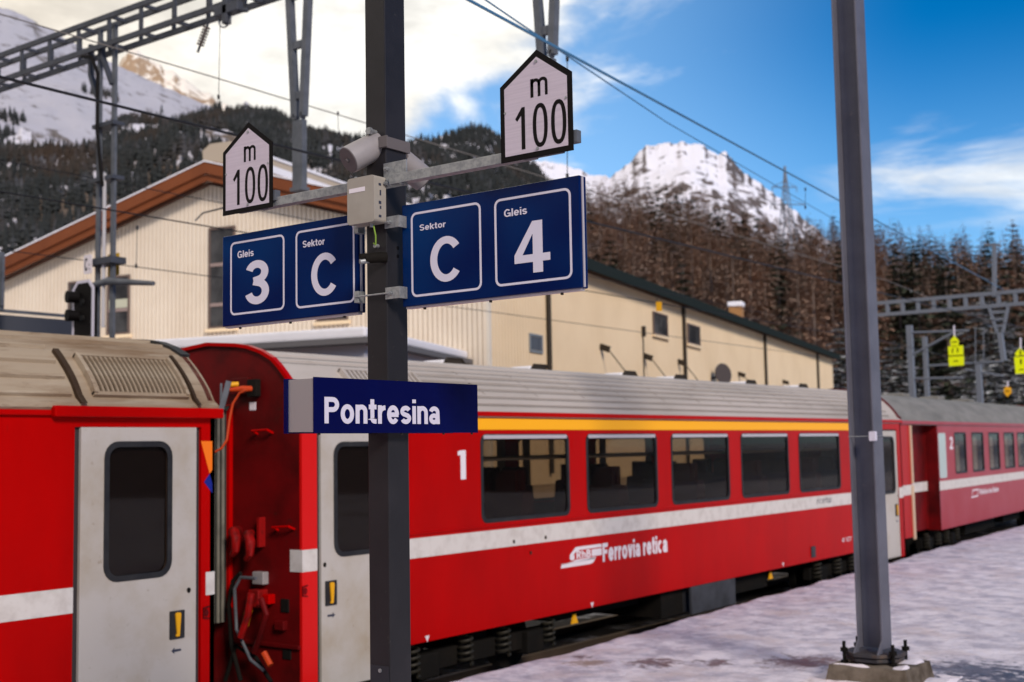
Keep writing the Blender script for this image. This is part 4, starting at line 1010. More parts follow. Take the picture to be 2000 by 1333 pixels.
g = MB(); g.tube([(p.x+.01, p.y, z0_-.01), (p.x+.012, p.y+.01, z0_-.05), (p.x-.0, PY0-.03, z0_-.085), (q.x-.012, PY0-.018, q.z+.012), (q.x, PY0-.015, q.z)], .0032, 8)
g.build('earth_wire', mat('earth wire green', (.22, .36, .05), .5), jb, smooth=True)
# small black camera-like sensor
sn_ = empty('sensor', 'small black sensor with metal tip on the post beneath the junction box', 'sensor')
p = on(738, 503, 1, PY0-.03); q = on(703, 507, 1, PY0-.10)
g = MB(); g.tube([(p.x+.02, PY0+.0, p.z), p, p.lerp(q, .55), p.lerp(q, .75)], [.022, .022, .020, .018], 16); g.tube([p.lerp(q, .5)+Vector((0, 0, .008)), q+Vector((0, 0, .010))], .013, 12); g.build('housing', BLACKM, sn_, smooth=True)
g = MB(); g.tube([p.lerp(q, .45)+Vector((0, -.006, -.010)), q+Vector((0, 0, -.010))], .011, 12); g.build('tip', GALV, sn_, smooth=True)

# ------------------------------------------------------------------ steel column on the platform
CY = 11.5
cx0 = on(1650, 668, 1, CY).x; cx1 = on(1699, 668, 1, CY).x
sc = empty('catenary_column', 'thick lavender grey H section steel column standing on the snowy platform', 'column')
fw = .24; tf = .018
g = MB()
g.box(cx0, cx0+tf, CY, CY+fw, .30, 8.6); g.box(cx1-tf, cx1, CY, CY+fw, .30, 8.6); g.box(cx0+tf, cx1-tf, CY+fw/2-.007, CY+fw/2+.007, .30, 8.6)
g.build('shaft', COLM, sc, bevel=.004)
bz = .235
g = MB(); xm = (cx0+cx1)/2; P = []
for a in range(8): t = pi/8+a*pi/4; P.append((xm+.295*cos(t), CY+fw/2+.27*sin(t)))
g.plate(P, [], bz, bz+.035, lambda u, v, w: (u, v, w)); g.plate([(xm+(x-xm)*.93, CY+fw/2+(y-CY-fw/2)*.93) for x, y in P], [], bz-.045, bz-.01, lambda u, v, w: (u, v, w)); g.build('base_plate', RUST, sc, bevel=.006)
for sx in (-1, 1):
    for sy in (-1, 1):
        g = MB(); bx, by = xm+sx*.235, CY+fw/2+sy*.17
        g.tube([(bx, by, .1), (bx, by, bz+.13)], .017, 10); g.tube([(bx, by, bz+.035), (bx, by, bz+.07)], .038, 6); g.tube([(bx, by, bz-.07), (bx, by, bz-.045)], .038, 6)
        g.build('anchor_bolt', BLACKM, sc)
for sx, sy in ((-1, -1), (1, -1)):
    g = MB(); xx = cx0+.01 if sx < 0 else cx1-.01
    g.add([(xx-.006, CY, bz+.035), (xx+.006, CY, bz+.035), (xx+.006, CY-.12, bz+.035), (xx-.006, CY-.12, bz+.035), (xx-.006, CY, bz+.15), (xx+.006, CY, bz+.15)], [(0, 1, 2, 3), (0, 3, 4), (1, 5, 2), (0, 4, 5, 1), (3, 2, 5, 4)])
    g.build('gusset', COLM, sc)
# concrete footing with snow
fx0, fx1 = on(1632, 1305, 2, .05).x, on(1792, 1285, 2, .05).x
g = MB(); n = 22; vs = []
def foot(u, v):        # rounded block surface
    x = xm + .04 + (u-.5)*.80; y = CY+fw/2+(v-.5)*.74
    e = min(u, 1-u, v, 1-v)
    h = .185*min(1, e/.03) + .015*noise.noise(Vector((x*6, y*6, 0)))
    return (x, y, h-.02)
for j in range(n+1):
    for i in range(n+1): vs.append(foot(i/n, j/n))
g.add(vs, [(j*(n+1)+i, j*(n+1)+i+1, (j+1)*(n+1)+i+1, (j+1)*(n+1)+i) for j in range(n) for i in range(n)])
fo = g.build('footing', CONC, sc)
g = MB(); vs = []; n = 70
for j in range(n+1):
    for i in range(n+1):
        u, v = -.5+2.0*i/n, -.5+2.0*j/n
        x = xm+.04+(u-.5)*.80; y = CY+fw/2+(v-.5)*.74
        e = min(u, 1-u, v, 1-v); t = max(0, min(1, (e-.02)/.06))
        nn = noise.noise(Vector((x*3.6, y*3.6, 1)))*.06+noise.noise(Vector((x*8, y*8, 6)))*.016+noise.noise(Vector((x*25, y*25, 3)))*.005
        z1 = .165+nn*.9-.004; z0 = .012+nn*.5 if e > -.25 else nn*.3-.03
        vs.append((x, y, lerp(z0, z1, t) if e > -.49 else -.1))
g.add(vs, [(j*(n+1)+i, j*(n+1)+i+1, (j+1)*(n+1)+i+1, (j+1)*(n+1)+i) for j in range(n) for i in range(n)])
g.build('snow_cover', mat('footing snow', (.70, .64, .68), .7, bump=(14, .6, .03), var=((.40, .33, .32), 7, .55, .75)), sc, smooth=True)
zc = on(1718, 852, 1, CY).z
g = MB(); g.plate(rrect(cx1-.03, cx1+.03, zc-.045, zc+.045, .01), [], .0, .05, XZ(CY)); g.build('cable_clip', SIGNW, sc, bevel=.006)
g = MB(); g.tube([(cx0-.002, CY-.004, zc), (cx1+.004, CY-.004, zc)], .004, 6); g.tube([(cx1+.004, CY-.004, zc), (cx1+.004, CY+fw, zc)], .004, 6); g.build('strap_wire', GALV, sc)

# ------------------------------------------------------------------ catenary gantry
GY = 11.42; GD = .30
gan = empty('catenary_gantry', 'grey lattice gantry spanning the tracks at the upper left on twin leg mast', 'gantry')
zt_, zb2 = 9.12, 8.58
for yy in (GY, GY+GD):
    for zz_ in (zt_-.05, zb2+.05):
        g = MB(); g.bar((-26, yy, zz_), (cx1-.05, yy, zz_), .055, .08); g.build('chord', BEAMM, gan)
g = MB(); g.bar((0, 0, zb2+.1), (0, 0, zt_-.1), .06, .04); s0_ = g.build('lattice_post', BEAMM, gan); s0_.location = (-25.8, GY, 0)
g = MB(); g.bar((0, 0, zb2+.05), (0, GD, zb2+.05), .05, .05); c0_ = g.build('cross_tie', BEAMM, gan); c0_.location = (-25.8, GY, 0)
g = MB(); g.bar((0, 0, zt_-.05), (0, GD, zt_-.05), .05, .05); c1_ = g.build('cross_tie', BEAMM, gan); c1_.location = (-25.8, GY, 0)
x = -25.8; k = 0
while x < cx0-.7:
    x += .80; k += 1
    for yy, dx in ((GY, 0), (GY+GD, .40)):
        o = s0_.copy(); COL.objects.link(o); o.location = (x+dx, yy, 0)
    for c_ in (c0_, c1_): o = c_.copy(); COL.objects.link(o); o.location = (x, GY, 0)
mx0, mx1 = on(190, 400, 1, 11.5).x, on(219, 400, 1, 11.5).x
for xx in (mx0, mx1):
    g = MB(); g.box(xx-.04, xx+.04, 11.50, 11.55, -.5, 8.95); g.build('mast_leg', GALVD, gan)
g = MB(); zA = on(190, 205, 1, 11.5).z
g.stroke([(mx0-.20, 8.75), (mx0-.20, zA+.5), (mx0-.02, zA+.12)], .06, 11.46, 11.54, lambda u, v, w: (u, w, v))
g.stroke([(mx0+.10, 8.75), (mx0+.10, zA+.75), (mx1-.02, zA+.25)], .055, 11.46, 11.54, lambda u, v, w: (u, w, v)); g.build('mast_head', BEAMM, gan)
g = MB(); g.tube([(mx0-.3, 11.4, 8.55), (mx0-.05, 11.4, 8.5), (mx0+.12, 11.4, 8.2), (mx0+.12, 11.4, 7.3), (mx0+.2, 11.4, 6.8), (mx0+.24, 11.42, 6.4)], .03, 8); g.build('cable', SIGNK, gan, smooth=True)
g = MB(); xc_ = (mx0+mx1)/2+.05; g.tube([(xc_, 11.46, 6.6), (xc_, 11.46, 4.2)], .030, 10); g.build('conduit', mat('pale conduit', (.45, .44, .46), .5), gan, smooth=True)
g = MB()
for py in (245, 350): 
    z_ = on(205, py, 1, 11.5).z; g.box(mx0-.08, mx1+.08, 11.44, 11.66, z_-.03, z_+.03)
z_ = on(205, 510, 1, 11.5).z; g.box(mx0-.12, mx1+.12, 11.40, 11.68, z_-.06, z_+.04)
g.build('mast_tie', BEAMM, gan)
def drop(xc, ztop, zj, zend, label):
    r = empty('drop_post', label, 'drop post', (xc, 11.50, 0), 0, 'drop posts hanging from the gantry')
    wt = .20
    for s in (-1, 1):
        g = MB(); g.bar((s*wt, 0, ztop), (s*.075, 0, zj), .085, .10, up=Vector((0, 1, 0))); g.bar((s*.075, 0, zj), (s*.055, 0, zend+1.0), .085, .10, up=Vector((0, 1, 0))); g.build('channel', GALVD, r)
    g = MB(); g.box(-.095, .095, -.045, .045, zend, zj-.05); g.build('lower_tube', GALVD, r)
    for t in (.15, .5, .85):
        z = ztop+(zj-ztop)*t; h = wt+(.075-wt)*t
        g = MB(); g.box(-h, h, -.03, .03, z-.05, z+.05); g.build('rung', GALVD, r)
    g = MB(); g.box(-.11, .11, -.08, .08, zend-.03, zend+.02); g.build('foot_plate', GALVD, r)
drop(-12.05, 8.75, 6.75, 5.76, 'tapering grey drop post hanging above the left m 100 board')
drop(-7.96, 8.75, 6.75, 5.76, 'tapering grey drop post hanging behind the right m 100 board')
# insulators on the beam
def insul(a, b, label):
    r = empty('insulator', label, 'insulator'); a, b = Vector(a), Vector(b)
    g = MB(); g.tube([a, b], .018, 8); g.build('rod', BEAMM, r)
    g = MB()
    for i in range(7):
        c = a.lerp(b, .2+.09*i); d_ = (b-a).normalized(); g.tube([c-d_*.012, c+d_*.012], [.05, .06], 12)
    g.build('shed', INSU, r, smooth=True)
insul(on(408, 42, 1, 11.5), on(386, 103, 1, 11.5), 'dark ribbed insulator hanging slanted under the gantry beam')
tg = empty('tension_device', 'dark clamp assembly with a wire loop at the underside of the gantry beam', 'clamp')
p = on(448, 20, 1, 11.4)
g = MB(); g.box(p.x-.22, p.x+.28, 11.3, 11.42, p.z-.08, p.z+.06); g.box(p.x-.05, p.x+.05, 11.3, 11.4, p.z-.22, p.z+.2); g.tube([(p.x-.3, 11.38, p.z+.06), (p.x+.4, 11.38, p.z-.10)], .035, 8); g.build('body', BEAMM, tg, bevel=.01)
g = MB(); g.tube([(p.x-.18+.13*(1-cos(t)), 11.36, p.z-.12-.13*sin(t)) for t in [pi*i/10 for i in range(11)]], .012, 6); g.build('loop', GALV, tg)
# wires
def wire(pts, label, m=WIREM, r=.010, sag=0, group='overhead wires'):
    P = [Vector(p) for p in pts]; Q = []
    for a, b in zip(P, P[1:]):
        for i in range(12):
            t = i/12; q = a.lerp(b, t); q.z -= sag*4*t*(1-t); Q.append(q)
    Q.append(P[-1]); g = MB(); g.tube(Q, r, 6); o = g.build('overhead_wire', m, smooth=True); tag(o, label, 'wire', group); return o
wire([(-9.83, -30, 5.56), (-9.83, 11.5, 5.54), (-11, 57, 6.0)], 'dark overhead wire crossing the twin mast legs at the upper left', r=.014)
wire([(-13.9, -30, 5.50), (-13.9, 12.2, 5.475), (-14.2, 40, 5.45), (-15.6, 57, 5.4)], 'dark overhead wire passing low across the brown gable fascia')
wire([(-17.9, -30, 5.50), (-17.9, 23, 5.48), (-18.6, 50, 5.45), (-19.6, 57, 5.4)], 'thin overhead wire crossing the cream gable and the long wall below', r=.008)
wire([(-17.9, -30, 7.1), (-17.9, 23, 6.85), (-18.6, 50, 6.6), (-19.6, 57, 6.5)], 'thin overhead wire crossing the cream long wall above its windows', r=.008)
wire([(-13.9, -30, 7.9), (-13.9, 11.5, 7.68), (-14.2, 40, 7.5), (-15.6, 57, 7.4)], 'pale overhead wire rising above the mountain behind the gantry', WIREG, .009)
wire([on(800, -64, 1, 6.9), on(915, 0, 1, 7.8), on(1960, 566, 1, 57)], 'blue tinted overhead wire running diagonally down to the right across the sky', WIREB, .014)
wire([on(850, -60, 1, 7.9), on(948, 0, 1, 8.8), on(1112, 112, 1, 11.5), on(1300, 238, 1, 17), on(1760, 505, 1, 57)], 'lower thin blue overhead wire that meets the thicker one behind the m 100 board', WIREB, .009)
def dropper(x0, y0, x1, y1, Y, label):
    a, b = on(x0, y0, 1, Y), on(x1, y1, 1, Y); g = MB(); g.tube([a, b], .005, 6)
    for q in (a, b): g.tube([q+Vector((0, 0, .03)), q-Vector((0, 0, .03))], .02, 6)
    tag(g.build('dropper_wire', WIREM), label, 'wire', 'droppers between overhead wires')
dropper(430, 38, 427, 190, 11.5, 'vertical dropper wire under the gantry beam against the pale sky')
dropper(660, 222, 661, 262, 15, 'short vertical dropper against the cloud left of the post')
dropper(1108, 115, 1108, 345, 11.8, 'vertical dropper beside the right m 100 board')
dropper(1573, 370, 1573, 405, 25, 'short dropper near the pylon against the sky')
dropper(268, 445, 266, 520, 12, 'vertical dropper in front of the cream gable')
g = MB(); a, b = on(382, 431, 1, 12), on(442, 405, 1, 9); g.tube([a, a.lerp(b, .3)+Vector((0, 0, .06)), b], .012, 6); tag(g.build('steady_arm', WIREM), 'small steady arm in front of the gable, left of the m 100 board', 'wire')

# signal on the mast
sg = empty('signal', 'black railway light signal with white border on the twin leg mast', 'signal')
def s5(px, py, Y=11.38): p = on(px, py, 1, Y); return p.x, p.z
a0, a1 = s5(141, 600)[0], s5(182, 600)[0]; z1_ = s5(160, 548)[1]; z0_ = 3.6
def octo(a0, a1, z0, z1, c): return [(a0+c, z0), (a1-c, z0), (a1, z0+c), (a1, z1-c*1.3), (a1-c*1.2, z1), (a0+c*1.2, z1), (a0, z1-c*1.3), (a0, z0+c)]
g = MB(); g.plate(octo(a0, a1, z0_, z1_, .1), [octo(a0+.045, a1-.045, z0_+.05, z1_-.045, .08)], -.02, .0, XZ(11.38)); g.build('border', SIGNW, sg)
g = MB(); g.plate(octo(a0+.04, a1-.04, z0_+.045, z1_-.04, .08), [], -.10, -.004, XZ(11.38)); g.build('backboard', SIGNK, sg)
for px, py in ((150, 582), (150, 618)):
    x_, z_ = s5(px, py); g = MB(); g.tube([(x_+.04, 11.37, z_), (x_-.0, 11.20, z_+.0)], [.085, .095], 14); g.build('lamp_hood', SIGNK, sg, smooth=True)
for px, py in ((162, 590), (162, 622)):
    x_, z_ = s5(px, py); g = MB(); g.tube([(x_, 11.376, z_), (x_, 11.35, z_)], .05, 14); g.build('lens', mat('dark lens', (.02, .02, .02), .1), sg, smooth=True)
x_, z_ = s5(180, 555); x2_, z2_ = s5(292, 553); g = MB(); g.tube([(x_, 11.45, z_), (mx1, 11.45, z_+.02), (x2_, 11.45, z2_)], [.05, .06, .035], 10); g.build('arm', GALVD, sg, smooth=True)
g = MB(); x_, z_ = s5(174, 517); g.plate(rrect(x_-.10, x_+.11, z_-.15, z_+.15, .04), [], 0, .01, XZ(11.36)); pl = tag(g.build('marker_plate', PRINTW), 'small white plate with black letter C and dots, left of the mast legs', 'sign')
text('lettering', 'C', x_-.075, x_+.01, z_-.1, z_+.1, .012, XZ(11.36), SIGNK, pl, .18); text('lettering', ':', x_+.04, x_+.06, z_-.09, z_+.03, .012, XZ(11.36), SIGNK, pl, .18)
g = MB(); x_, z_ = s5(222, 517, 11.75); g.plate(rrect(x_-.14, x_+.15, z_-.18, z_+.17, .02), [], 0, .01, XZ(11.75)); tag(g.build('yellow_plate', mat('mustard plate', (.50, .30, .01), .5)), 'mustard yellow plate behind the right mast leg above the signal', 'sign')

# ------------------------------------------------------------------ depot hall
HO = Vector((-19.342, 25.025, 0))
le = Vector((-35.817, 21.209, 0)); fa = Vector((-31.8, 77.5, 0))
du = (HO-le).normalized(); Wd = (HO-le).length            # along the gable, left to right
dv = (fa-HO).normalized(); dv = Vector((-du.y, du.x, 0)); Ld = (fa-HO).length
GH, AH = 7.93, 10.36
hall = empty('depot_hall', 'long cream clad depot hall with brown gable fascia behind the train', 'building')
HM = Matrix(((du.x, dv.x, 0, le.x), (du.y, dv.y, 0, le.y), (0, 0, 1, 0), (0, 0, 0, 1)))
hall.matrix_world = HM; HI = HM.inverted()
# hall local: x along gable 0..Wd, y backwards 0..Ld, z up
def hg(px, py):         # pixel on gable -> local x, z
    o = HI @ EYE; d = HI.to_3x3() @ ray(px, py); t = -o.y/d.y; p = o+d*t; return p.x, p.z
def hl(px, py):         # pixel on long wall -> local y, z
    o = HI @ EYE; d = HI.to_3x3() @ ray(px, py); t = (Wd-o.x)/d.x; p = o+d*t; return p.y, p.z
GF = lambda u, v, w: (u, -w, v); LF = lambda u, v, w: (Wd+w+.01, u, v)
g = MB(); g.sweep([(0, -.6), (Wd, -.6), (Wd, GH), (Wd/2, AH), (0, GH)], [0, Ld], lambda u, a, b: (a, u, b)); g.build('wall', BEIGED, hall)
nb_ = 118; bw = Wd/nb_
gmesh = {}
for k in range(nb_):
    x = k*bw; top = lambda q: GH+(AH-GH)*(1-abs(q-Wd/2)/(Wd/2))-.02
    g = MB(); g.plate([(x+.014, 1.2), (x+bw-.014, 1.2), (x+bw-.014, top(x+bw)), (x+.014, top(x))], [], .002, .045, GF)
    me = D.meshes.new('siding_board'); me.from_pydata(g.v, [], g.f); me.materials.append(BEIGE if True else BEIGEL)
    o = D.objects.new('siding_board', me); COL.objects.link(o); o.parent = hall
g = MB(); n = int(Ld/.2)
for k in range(n): y = k*.2; g.box(Wd+.002, Wd+.040, y+.015, y+.180, 1.2, GH-.02)
g.build('long_wall_siding', BEIGEL, hall, kind='stuff')
g = MB(); g.box(Wd-.02, Wd+.05, -.05, .10, 1.2, GH); g.build('corner_trim', mat('pale corner trim', (.72, .66, .56), .7), hall)
# roof with fascia
ov = .45
g = MB()
for s in (-1, 1):
    ex = -ov if s < 0 else Wd+ov; ez = GH-(AH-GH)/(Wd/2)*ov
    g.add([(Wd/2, -.5, AH+.10), (ex, -.5, ez+.10), (ex, Ld+.4, ez+.10), (Wd/2, Ld+.4, AH+.10), (Wd/2, -.5, AH), (ex, -.5, ez), (ex, Ld+.4, ez), (Wd/2, Ld+.4, AH)], [(0, 1, 2, 3), (4, 7, 6, 5), (0, 4, 5, 1), (2, 6, 7, 3), (1, 5, 6, 2)])
g.build('roof', ROOFB, hall)
ez = GH-(AH-GH)/(Wd/2)*ov
for s in (-1, 1):
    ex = -ov if s < 0 else Wd+ov
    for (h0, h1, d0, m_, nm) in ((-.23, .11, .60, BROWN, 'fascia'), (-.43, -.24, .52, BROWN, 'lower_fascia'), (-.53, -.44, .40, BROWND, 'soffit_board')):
        xm_ = Wd/2; bl = .35
        P = [(xm_, AH+h0), (ex, ez+h0), (ex, ez+h1), (xm_+s*bl, AH+h1-.05), (xm_, AH+h1-.02)]
        g = MB(); g.plate(P, [], d0-.08, d0, GF); g.build(nm, m_, hall)
g = MB()
for s in (-1, 1):
    ex = -ov if s < 0 else Wd+ov; g.bar((Wd/2, -.62, AH+.115), (ex, -.62, ez+.125), .04, .025, up=Vector((0, 1, 0)))
g.build('verge_flashing', SNOWC, hall)
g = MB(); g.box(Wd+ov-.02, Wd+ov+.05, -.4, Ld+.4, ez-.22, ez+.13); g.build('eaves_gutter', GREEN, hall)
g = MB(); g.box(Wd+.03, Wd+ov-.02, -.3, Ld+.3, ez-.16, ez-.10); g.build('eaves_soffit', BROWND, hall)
# ridge ventilator
g = MB(); P = [(Wd/2-.55, AH-.1), (Wd/2+.55, AH-.1), (Wd/2+.62, AH+.62), (Wd/2+.35, AH+.80), (Wd/2-.35, AH+.80), (Wd/2-.62, AH+.62)]
g.sweep(P, [.1, Ld-2], lambda u, a, b: (a, u, b)); rv = g.build('ridge_vent', mat('vent cream', (.48, .40, .31), .7), hall)
g = MB(); g.box(Wd/2+.60, Wd/2+.66, .1, Ld-2, AH+.60, AH+.68); g.box(Wd/2+.585, Wd/2+.60, .5, Ld-3, AH+.2, AH+.45); g.build('vent_flap', SNOWC, rv)
def hwin(mpf0, u0, u1, v0, v1, bars=(), parent=hall, blind=None, sill=True):
    mpf = lambda u, v, w: mpf0(u, v, w+.022)
    g = MB(); g.plate(rect(u0, u1, v0, v1), [rect(u0+.06, u1-.06, v0+.06, v1-.06)], .02, .075, mpf); w_ = g.build('window', WINF, parent)
    g = MB(); g.plate(rect(u0+.05, u1-.05, v0+.05, v1-.05), [], .031, .04, mpf); g.build('pane', GLASSB, w_)
    for b in bars:
        g = MB(); g.plate(rect(u0+.05, u1-.05, b-.05, b+.05), [], .041, .07, mpf); g.build('glazing_bar', mat('rose window bar', (.28, .21, .19), .6), w_)
    if blind: g = MB(); g.plate(rect(u0+.07, u1-.07, blind[0], blind[1]), [], .041, .05, mpf); g.build('blind', BLIND, w_)
    if sill: g = MB(); g.plate(rect(u0-.08, u1+.08, v0-.10, v0-.005), [], .03, .12, mpf); g.build('sill', BEIGEL, w_)
    return w_
a, t_ = hg(411, 447); b, bo = hg(462, 640); z1b = hg(430, 518)[1]; z2b = hg(430, 596)[1]
hwin(GF, a, b, bo, t_, (z1b, z2b))
a, t_ = hg(213, 541); b, bo = hg(256, 653); zb_ = hg(240, 606)[1]
hwin(GF, a, b, bo, t_, (zb_,), blind=(hg(240, 602)[1], hg(240, 585)[1]))
a, t_ = hg(137, 552); b, bo = hg(176, 660); hwin(GF, a, b, bo, t_, (hg(150, 610)[1],))
a, t_ = hg(622, 600); b, bo = hg(682, 626); hwin(GF, a, b, bo, t_)
for (x0, y0, x1, y1) in ((1272, 607, 1300, 662), (1339, 630, 1363, 680)):
    a = hl(x0, 640)[0]; b = hl(x1, 650)[0]; t_ = hl((x0+x1)/2, (y0*2+ (y0+ (x1-x0)*.35)*2)/4+1)[1]; bo = hl((x0+x1)/2, y1-6)[1]
    hwin(LF, a, b, bo, t_)
a, t_ = hl(1030, 651); b, bo = hl(1056, 692)
g = MB(); g.plate(rect(a, b, bo, t_), [rect(a+.06, b-.06, bo+.06, t_-.06)], .02, .07, LF); lv = g.build('louvre_grille', GALV, hall)
ns = 9; sl_ = None
for k in range(ns):
    z = bo+.08+(t_-bo-.16)*(k+.5)/ns; g = MB(); g.box(Wd+.03, Wd+.06, a+.06, b-.06, -.018, .018)
    if sl_ is None: sl_ = g.build('slat', GALVD, lv); o = sl_
    else: o = sl_.copy(); COL.objects.link(o)
    o.location.z = z
g = MB(); g.box(Wd+.029, Wd+.031, a+.05, b-.05, bo+.05, t_-.05); g.build('grille_back', PIPE, lv)
for px in (1065, 1331, 1489, 1591):
    y_, _ = hl(px, 650); g = MB(); g.tube([(Wd+.12, y_, 1.5), (Wd+.12, y_, ez+.0)], .075, 10); g.build('downpipe', PIPE, hall, smooth=True)
y_, _ = hl(1253, 690); g = MB(); g.tube([(Wd+.08, y_, 1.5), (Wd+.08, y_, hl(1252, 640)[1])], .02, 6); g.box(Wd+.03, Wd+.16, y_-.07, y_+.07, hl(1252, 658)[1], hl(1252, 638)[1]); g.build('conduit', PIPE, hall)
for (x0, y0, x1, y1) in ((1170, 677, 1220, 730), (1255, 695, 1300, 738), (1322, 706, 1352, 736), (1440, 730, 1455, 745), (1410, 738, 1412, 746), (1527, 745, 1530, 752)):
    ya, za = hl(x0, y0); g = MB(); g.bar((Wd+.03, ya, za), (Wd+.35, ya, za-.12), .08, .2); g.tube([(Wd+.3, ya, za-.1), (Wd+1.6, ya+.25, za-1.9)], .02, 6); g.build('wall_bracket', PIPE, hall)
yd, zd = hl(1388, 732); g = MB(); P = []
g.tube([(Wd+.5, yd, zd), (Wd+.56, yd-.04, zd+.01)], [.42, .45], 28); g.tube([(Wd, yd, zd-.2), (Wd+.5, yd, zd)], .05, 8); tag(g.build('satellite_dish', mat('dish grey', (.075, .062, .06), .6, spec=.1), smooth=True), 'round grey dish fixed low on the cream long wall', 'dish').matrix_world = HM
# chimney on the roof slope
p = on(1438, 606, 0, -27.5); q = HI @ p
ch = empty('chimney_stub', 'orange brown chimney with white cap on the hall roof', 'chimney'); ch.matrix_world = HM
g = MB(); g.box(q.x-.3, q.x+.3, q.y-.3, q.y+.3, AH-2.6, q.z+.15); g.build('shaft', mat('chimney brown', (.34, .17, .06), .7), ch)
g = MB(); g.box(q.x-.36, q.x+.36, q.y-.36, q.y+.36, q.z+.152, q.z+.40); g.build('cap', SNOWC, ch, bevel=.05)
# annexe in front of the gable
ax = empty('annexe', 'low white annexe with snow covered flat roof in front of the depot gable', 'building')
c1 = on(712, 652, 2, 4.62); xr, _z = hg(905, 668); 
cl_ = HI @ c1; zt2 = 4.62
ax.matrix_world = HM
xl = -1.0
P = [(xl, cl_.y), (cl_.x, cl_.y), (xr, -.05), (xl, -.05)]
g = MB(); g.plate(P, [], -.6, zt2-.22, lambda u, v, w: (u, v, w)); g.build('wall', WHITEW, ax)
Q = [(xl-.3, cl_.y-.35), (cl_.x+.30, cl_.y-.35), (xr+.28, -.04), (xl-.3, -.04)]
g = MB(); g.plate(Q, [], zt2-.218, zt2-.10, lambda u, v, w: (u, v, w)); g.build('roof_edge', mat('grey roof edge', (.13, .125, .13), .6), ax)
g = MB(); g.plate([(x+(.12 if i in (0, 3) else -.12), y+(.1 if i < 2 else -.02)) for i, (x, y) in enumerate(Q)], [], zt2-.098, zt2+.12, lambda u, v, w: (u, v, w)); g.build('snow_layer', SNOWC, ax, bevel=.06)
g = MB(); g.tube([(xr+.10, -.12, zt2-.25), (xr+.10, -.12, 1.5)], .04, 8); g.build('downpipe', BEIGED, ax)
# dark shed and cabinet at the far left
sh_ = empty('shed', 'low shed with dark slate roof just above the near coach at the left edge', 'shed')
g = MB(); g.box(-30, -22, 10.0, 14.6, -.6, 4.3); g.build('wall', BEIGED, sh_)
zr = on(70, 625, 0, -22).z
g = MB(); g.sweep([(-30.4, 4.3), (-21.6, 4.3), (-21.6, 4.42), (-26, zr+.25), (-30.4, 4.42)], [9, 14.8], lambda u, a, b: (a, u, b)); g.box(-21.7, -21.6, 9, 14.8, 4.3, zr); g.build('roof', mat('slate', (.055, .06, .075), .6), sh_)
g = MB(); z_ = zr+.08; g.bar((-21.65, 9, z_), (-21.65, 14.8, z_), .06, .06)
for yy in (9.5, 12, 14.4): g.bar((-21.65, yy, zr-.1), (-21.65, yy, z_), .05, .05)
g.build('snow_guard', GALVD, sh_)
tb = empty('transformer_cabinet', 'grey finned cabinet cut off by the left picture edge', 'cabinet')
p0, p1 = on(-40, 605, 0, -21), on(11, 493, 0, -21)
g = MB(); g.box(-21.6, -21, p0.y-1, p1.y, p0.z, p1.z); g.build('housing', GALVD, tb, bevel=.03)
g = MB()
for k in range(6): g.box(-20.99, -20.95, p1.y-.1-.18*k, p1.y-.04-.18*k, p0.z+.1, p1.z-.1)
g.build('fin', GALVD, tb)
g = MB(); g.box(-21.5, -21.1, p0.y-.3, p1.y-.1, -.6, p0.z-.002); g.build('pedestal', GREYB, tb)

# ------------------------------------------------------------------ far gantry, masts and signs on the right
FG = 57.0
fgn = empty('catenary_gantry', 'distant grey ladder-like gantry crossing in front of the wooded slope at right', 'gantry')
a = on(1600, 612, 1, FG); zt_, zb3 = on(1850, 581, 1, FG).z, on(1850, 605, 1, FG).z
for zz_ in (zt_, zb3): g = MB(); g.bar((on(1702, 600, 1, FG).x, FG, zz_), (2, FG, zz_), .14, .16); g.build('chord', FARST, fgn)
g = MB(); g.bar((0, 0, zb3), (0, 0, zt_), .16, .12); s0_ = g.build('lattice_post', FARST, fgn); s0_.location = (on(1704, 600, 1, FG).x, FG, 0)
x = s0_.location.x
while x < 1: x += .72; o = s0_.copy(); COL.objects.link(o); o.location = (x, FG, 0)
p = on(1950, 590, 1, FG)
g = MB(); 
for s in (-1, 1): g.bar((p.x+s*.42, FG, zb3), (p.x+s*.12, FG, on(1955, 650, 1, FG).z), .12, .12)
g.bar((p.x, FG, on(1955, 650, 1, FG).z), (p.x+.1, FG, on(1957, 705, 1, FG).z), .26, .2)
for t in (.25, .5, .75): 
    z = zb3+(on(1955, 650, 1, FG).z-zb3)*t; g.bar((p.x-.4*(1-t)-.1, FG, z), (p.x+.4*(1-t)+.1, FG, z), .1, .1)
g.build('drop_post', FARST, fgn)
def fp(px, py, Y=FG): q = on(px, py, 1, Y); return (q.x, Y, q.z)
g = MB(); g.bar(fp(1942, 580), fp(1942, 478), .16, .16); g.bar(fp(1922, 478), fp(1955, 480), .10, .10); g.build('upper_mast', FARST, fgn)
def fmast(px0, ytop, Y, wdt, label, arms=()):
    r = empty('catenary_mast', label, 'mast', (0, 0, 0), 0, 'distant catenary masts')
    q = on(px0, ytop, 1, Y); g = MB(); g.box(q.x-wdt/2, q.x+wdt/2, Y-wdt/2, Y+wdt/2, -.6, q.z); g.build('shaft', FARST, r)
    for (a, b, c, d) in arms: g = MB(); g.tube([fp(a, b, Y), fp(c, d, Y)], .05, 6); g.build('arm', FARST, r)
fmast(1776, 636, 50, .22, 'tall grey catenary mast with long arm, left of the fluorescent signs', ((1780, 650, 1892, 646), (1784, 692, 1862, 650), (1785, 740, 1880, 738)))
fmast(1806, 658, 54, .18, 'thinner grey mast right beside the tall one', ((1812, 715, 1960, 706),))
fmast(1911, 712, 50, .20, 'pale blue grey mast between the fluorescent signs', ((1885, 722, 1960, 735),))
g = MB()
for px in (1905, 1921): g.tube([fp(px, 640), fp(px, 720)], .02, 6)
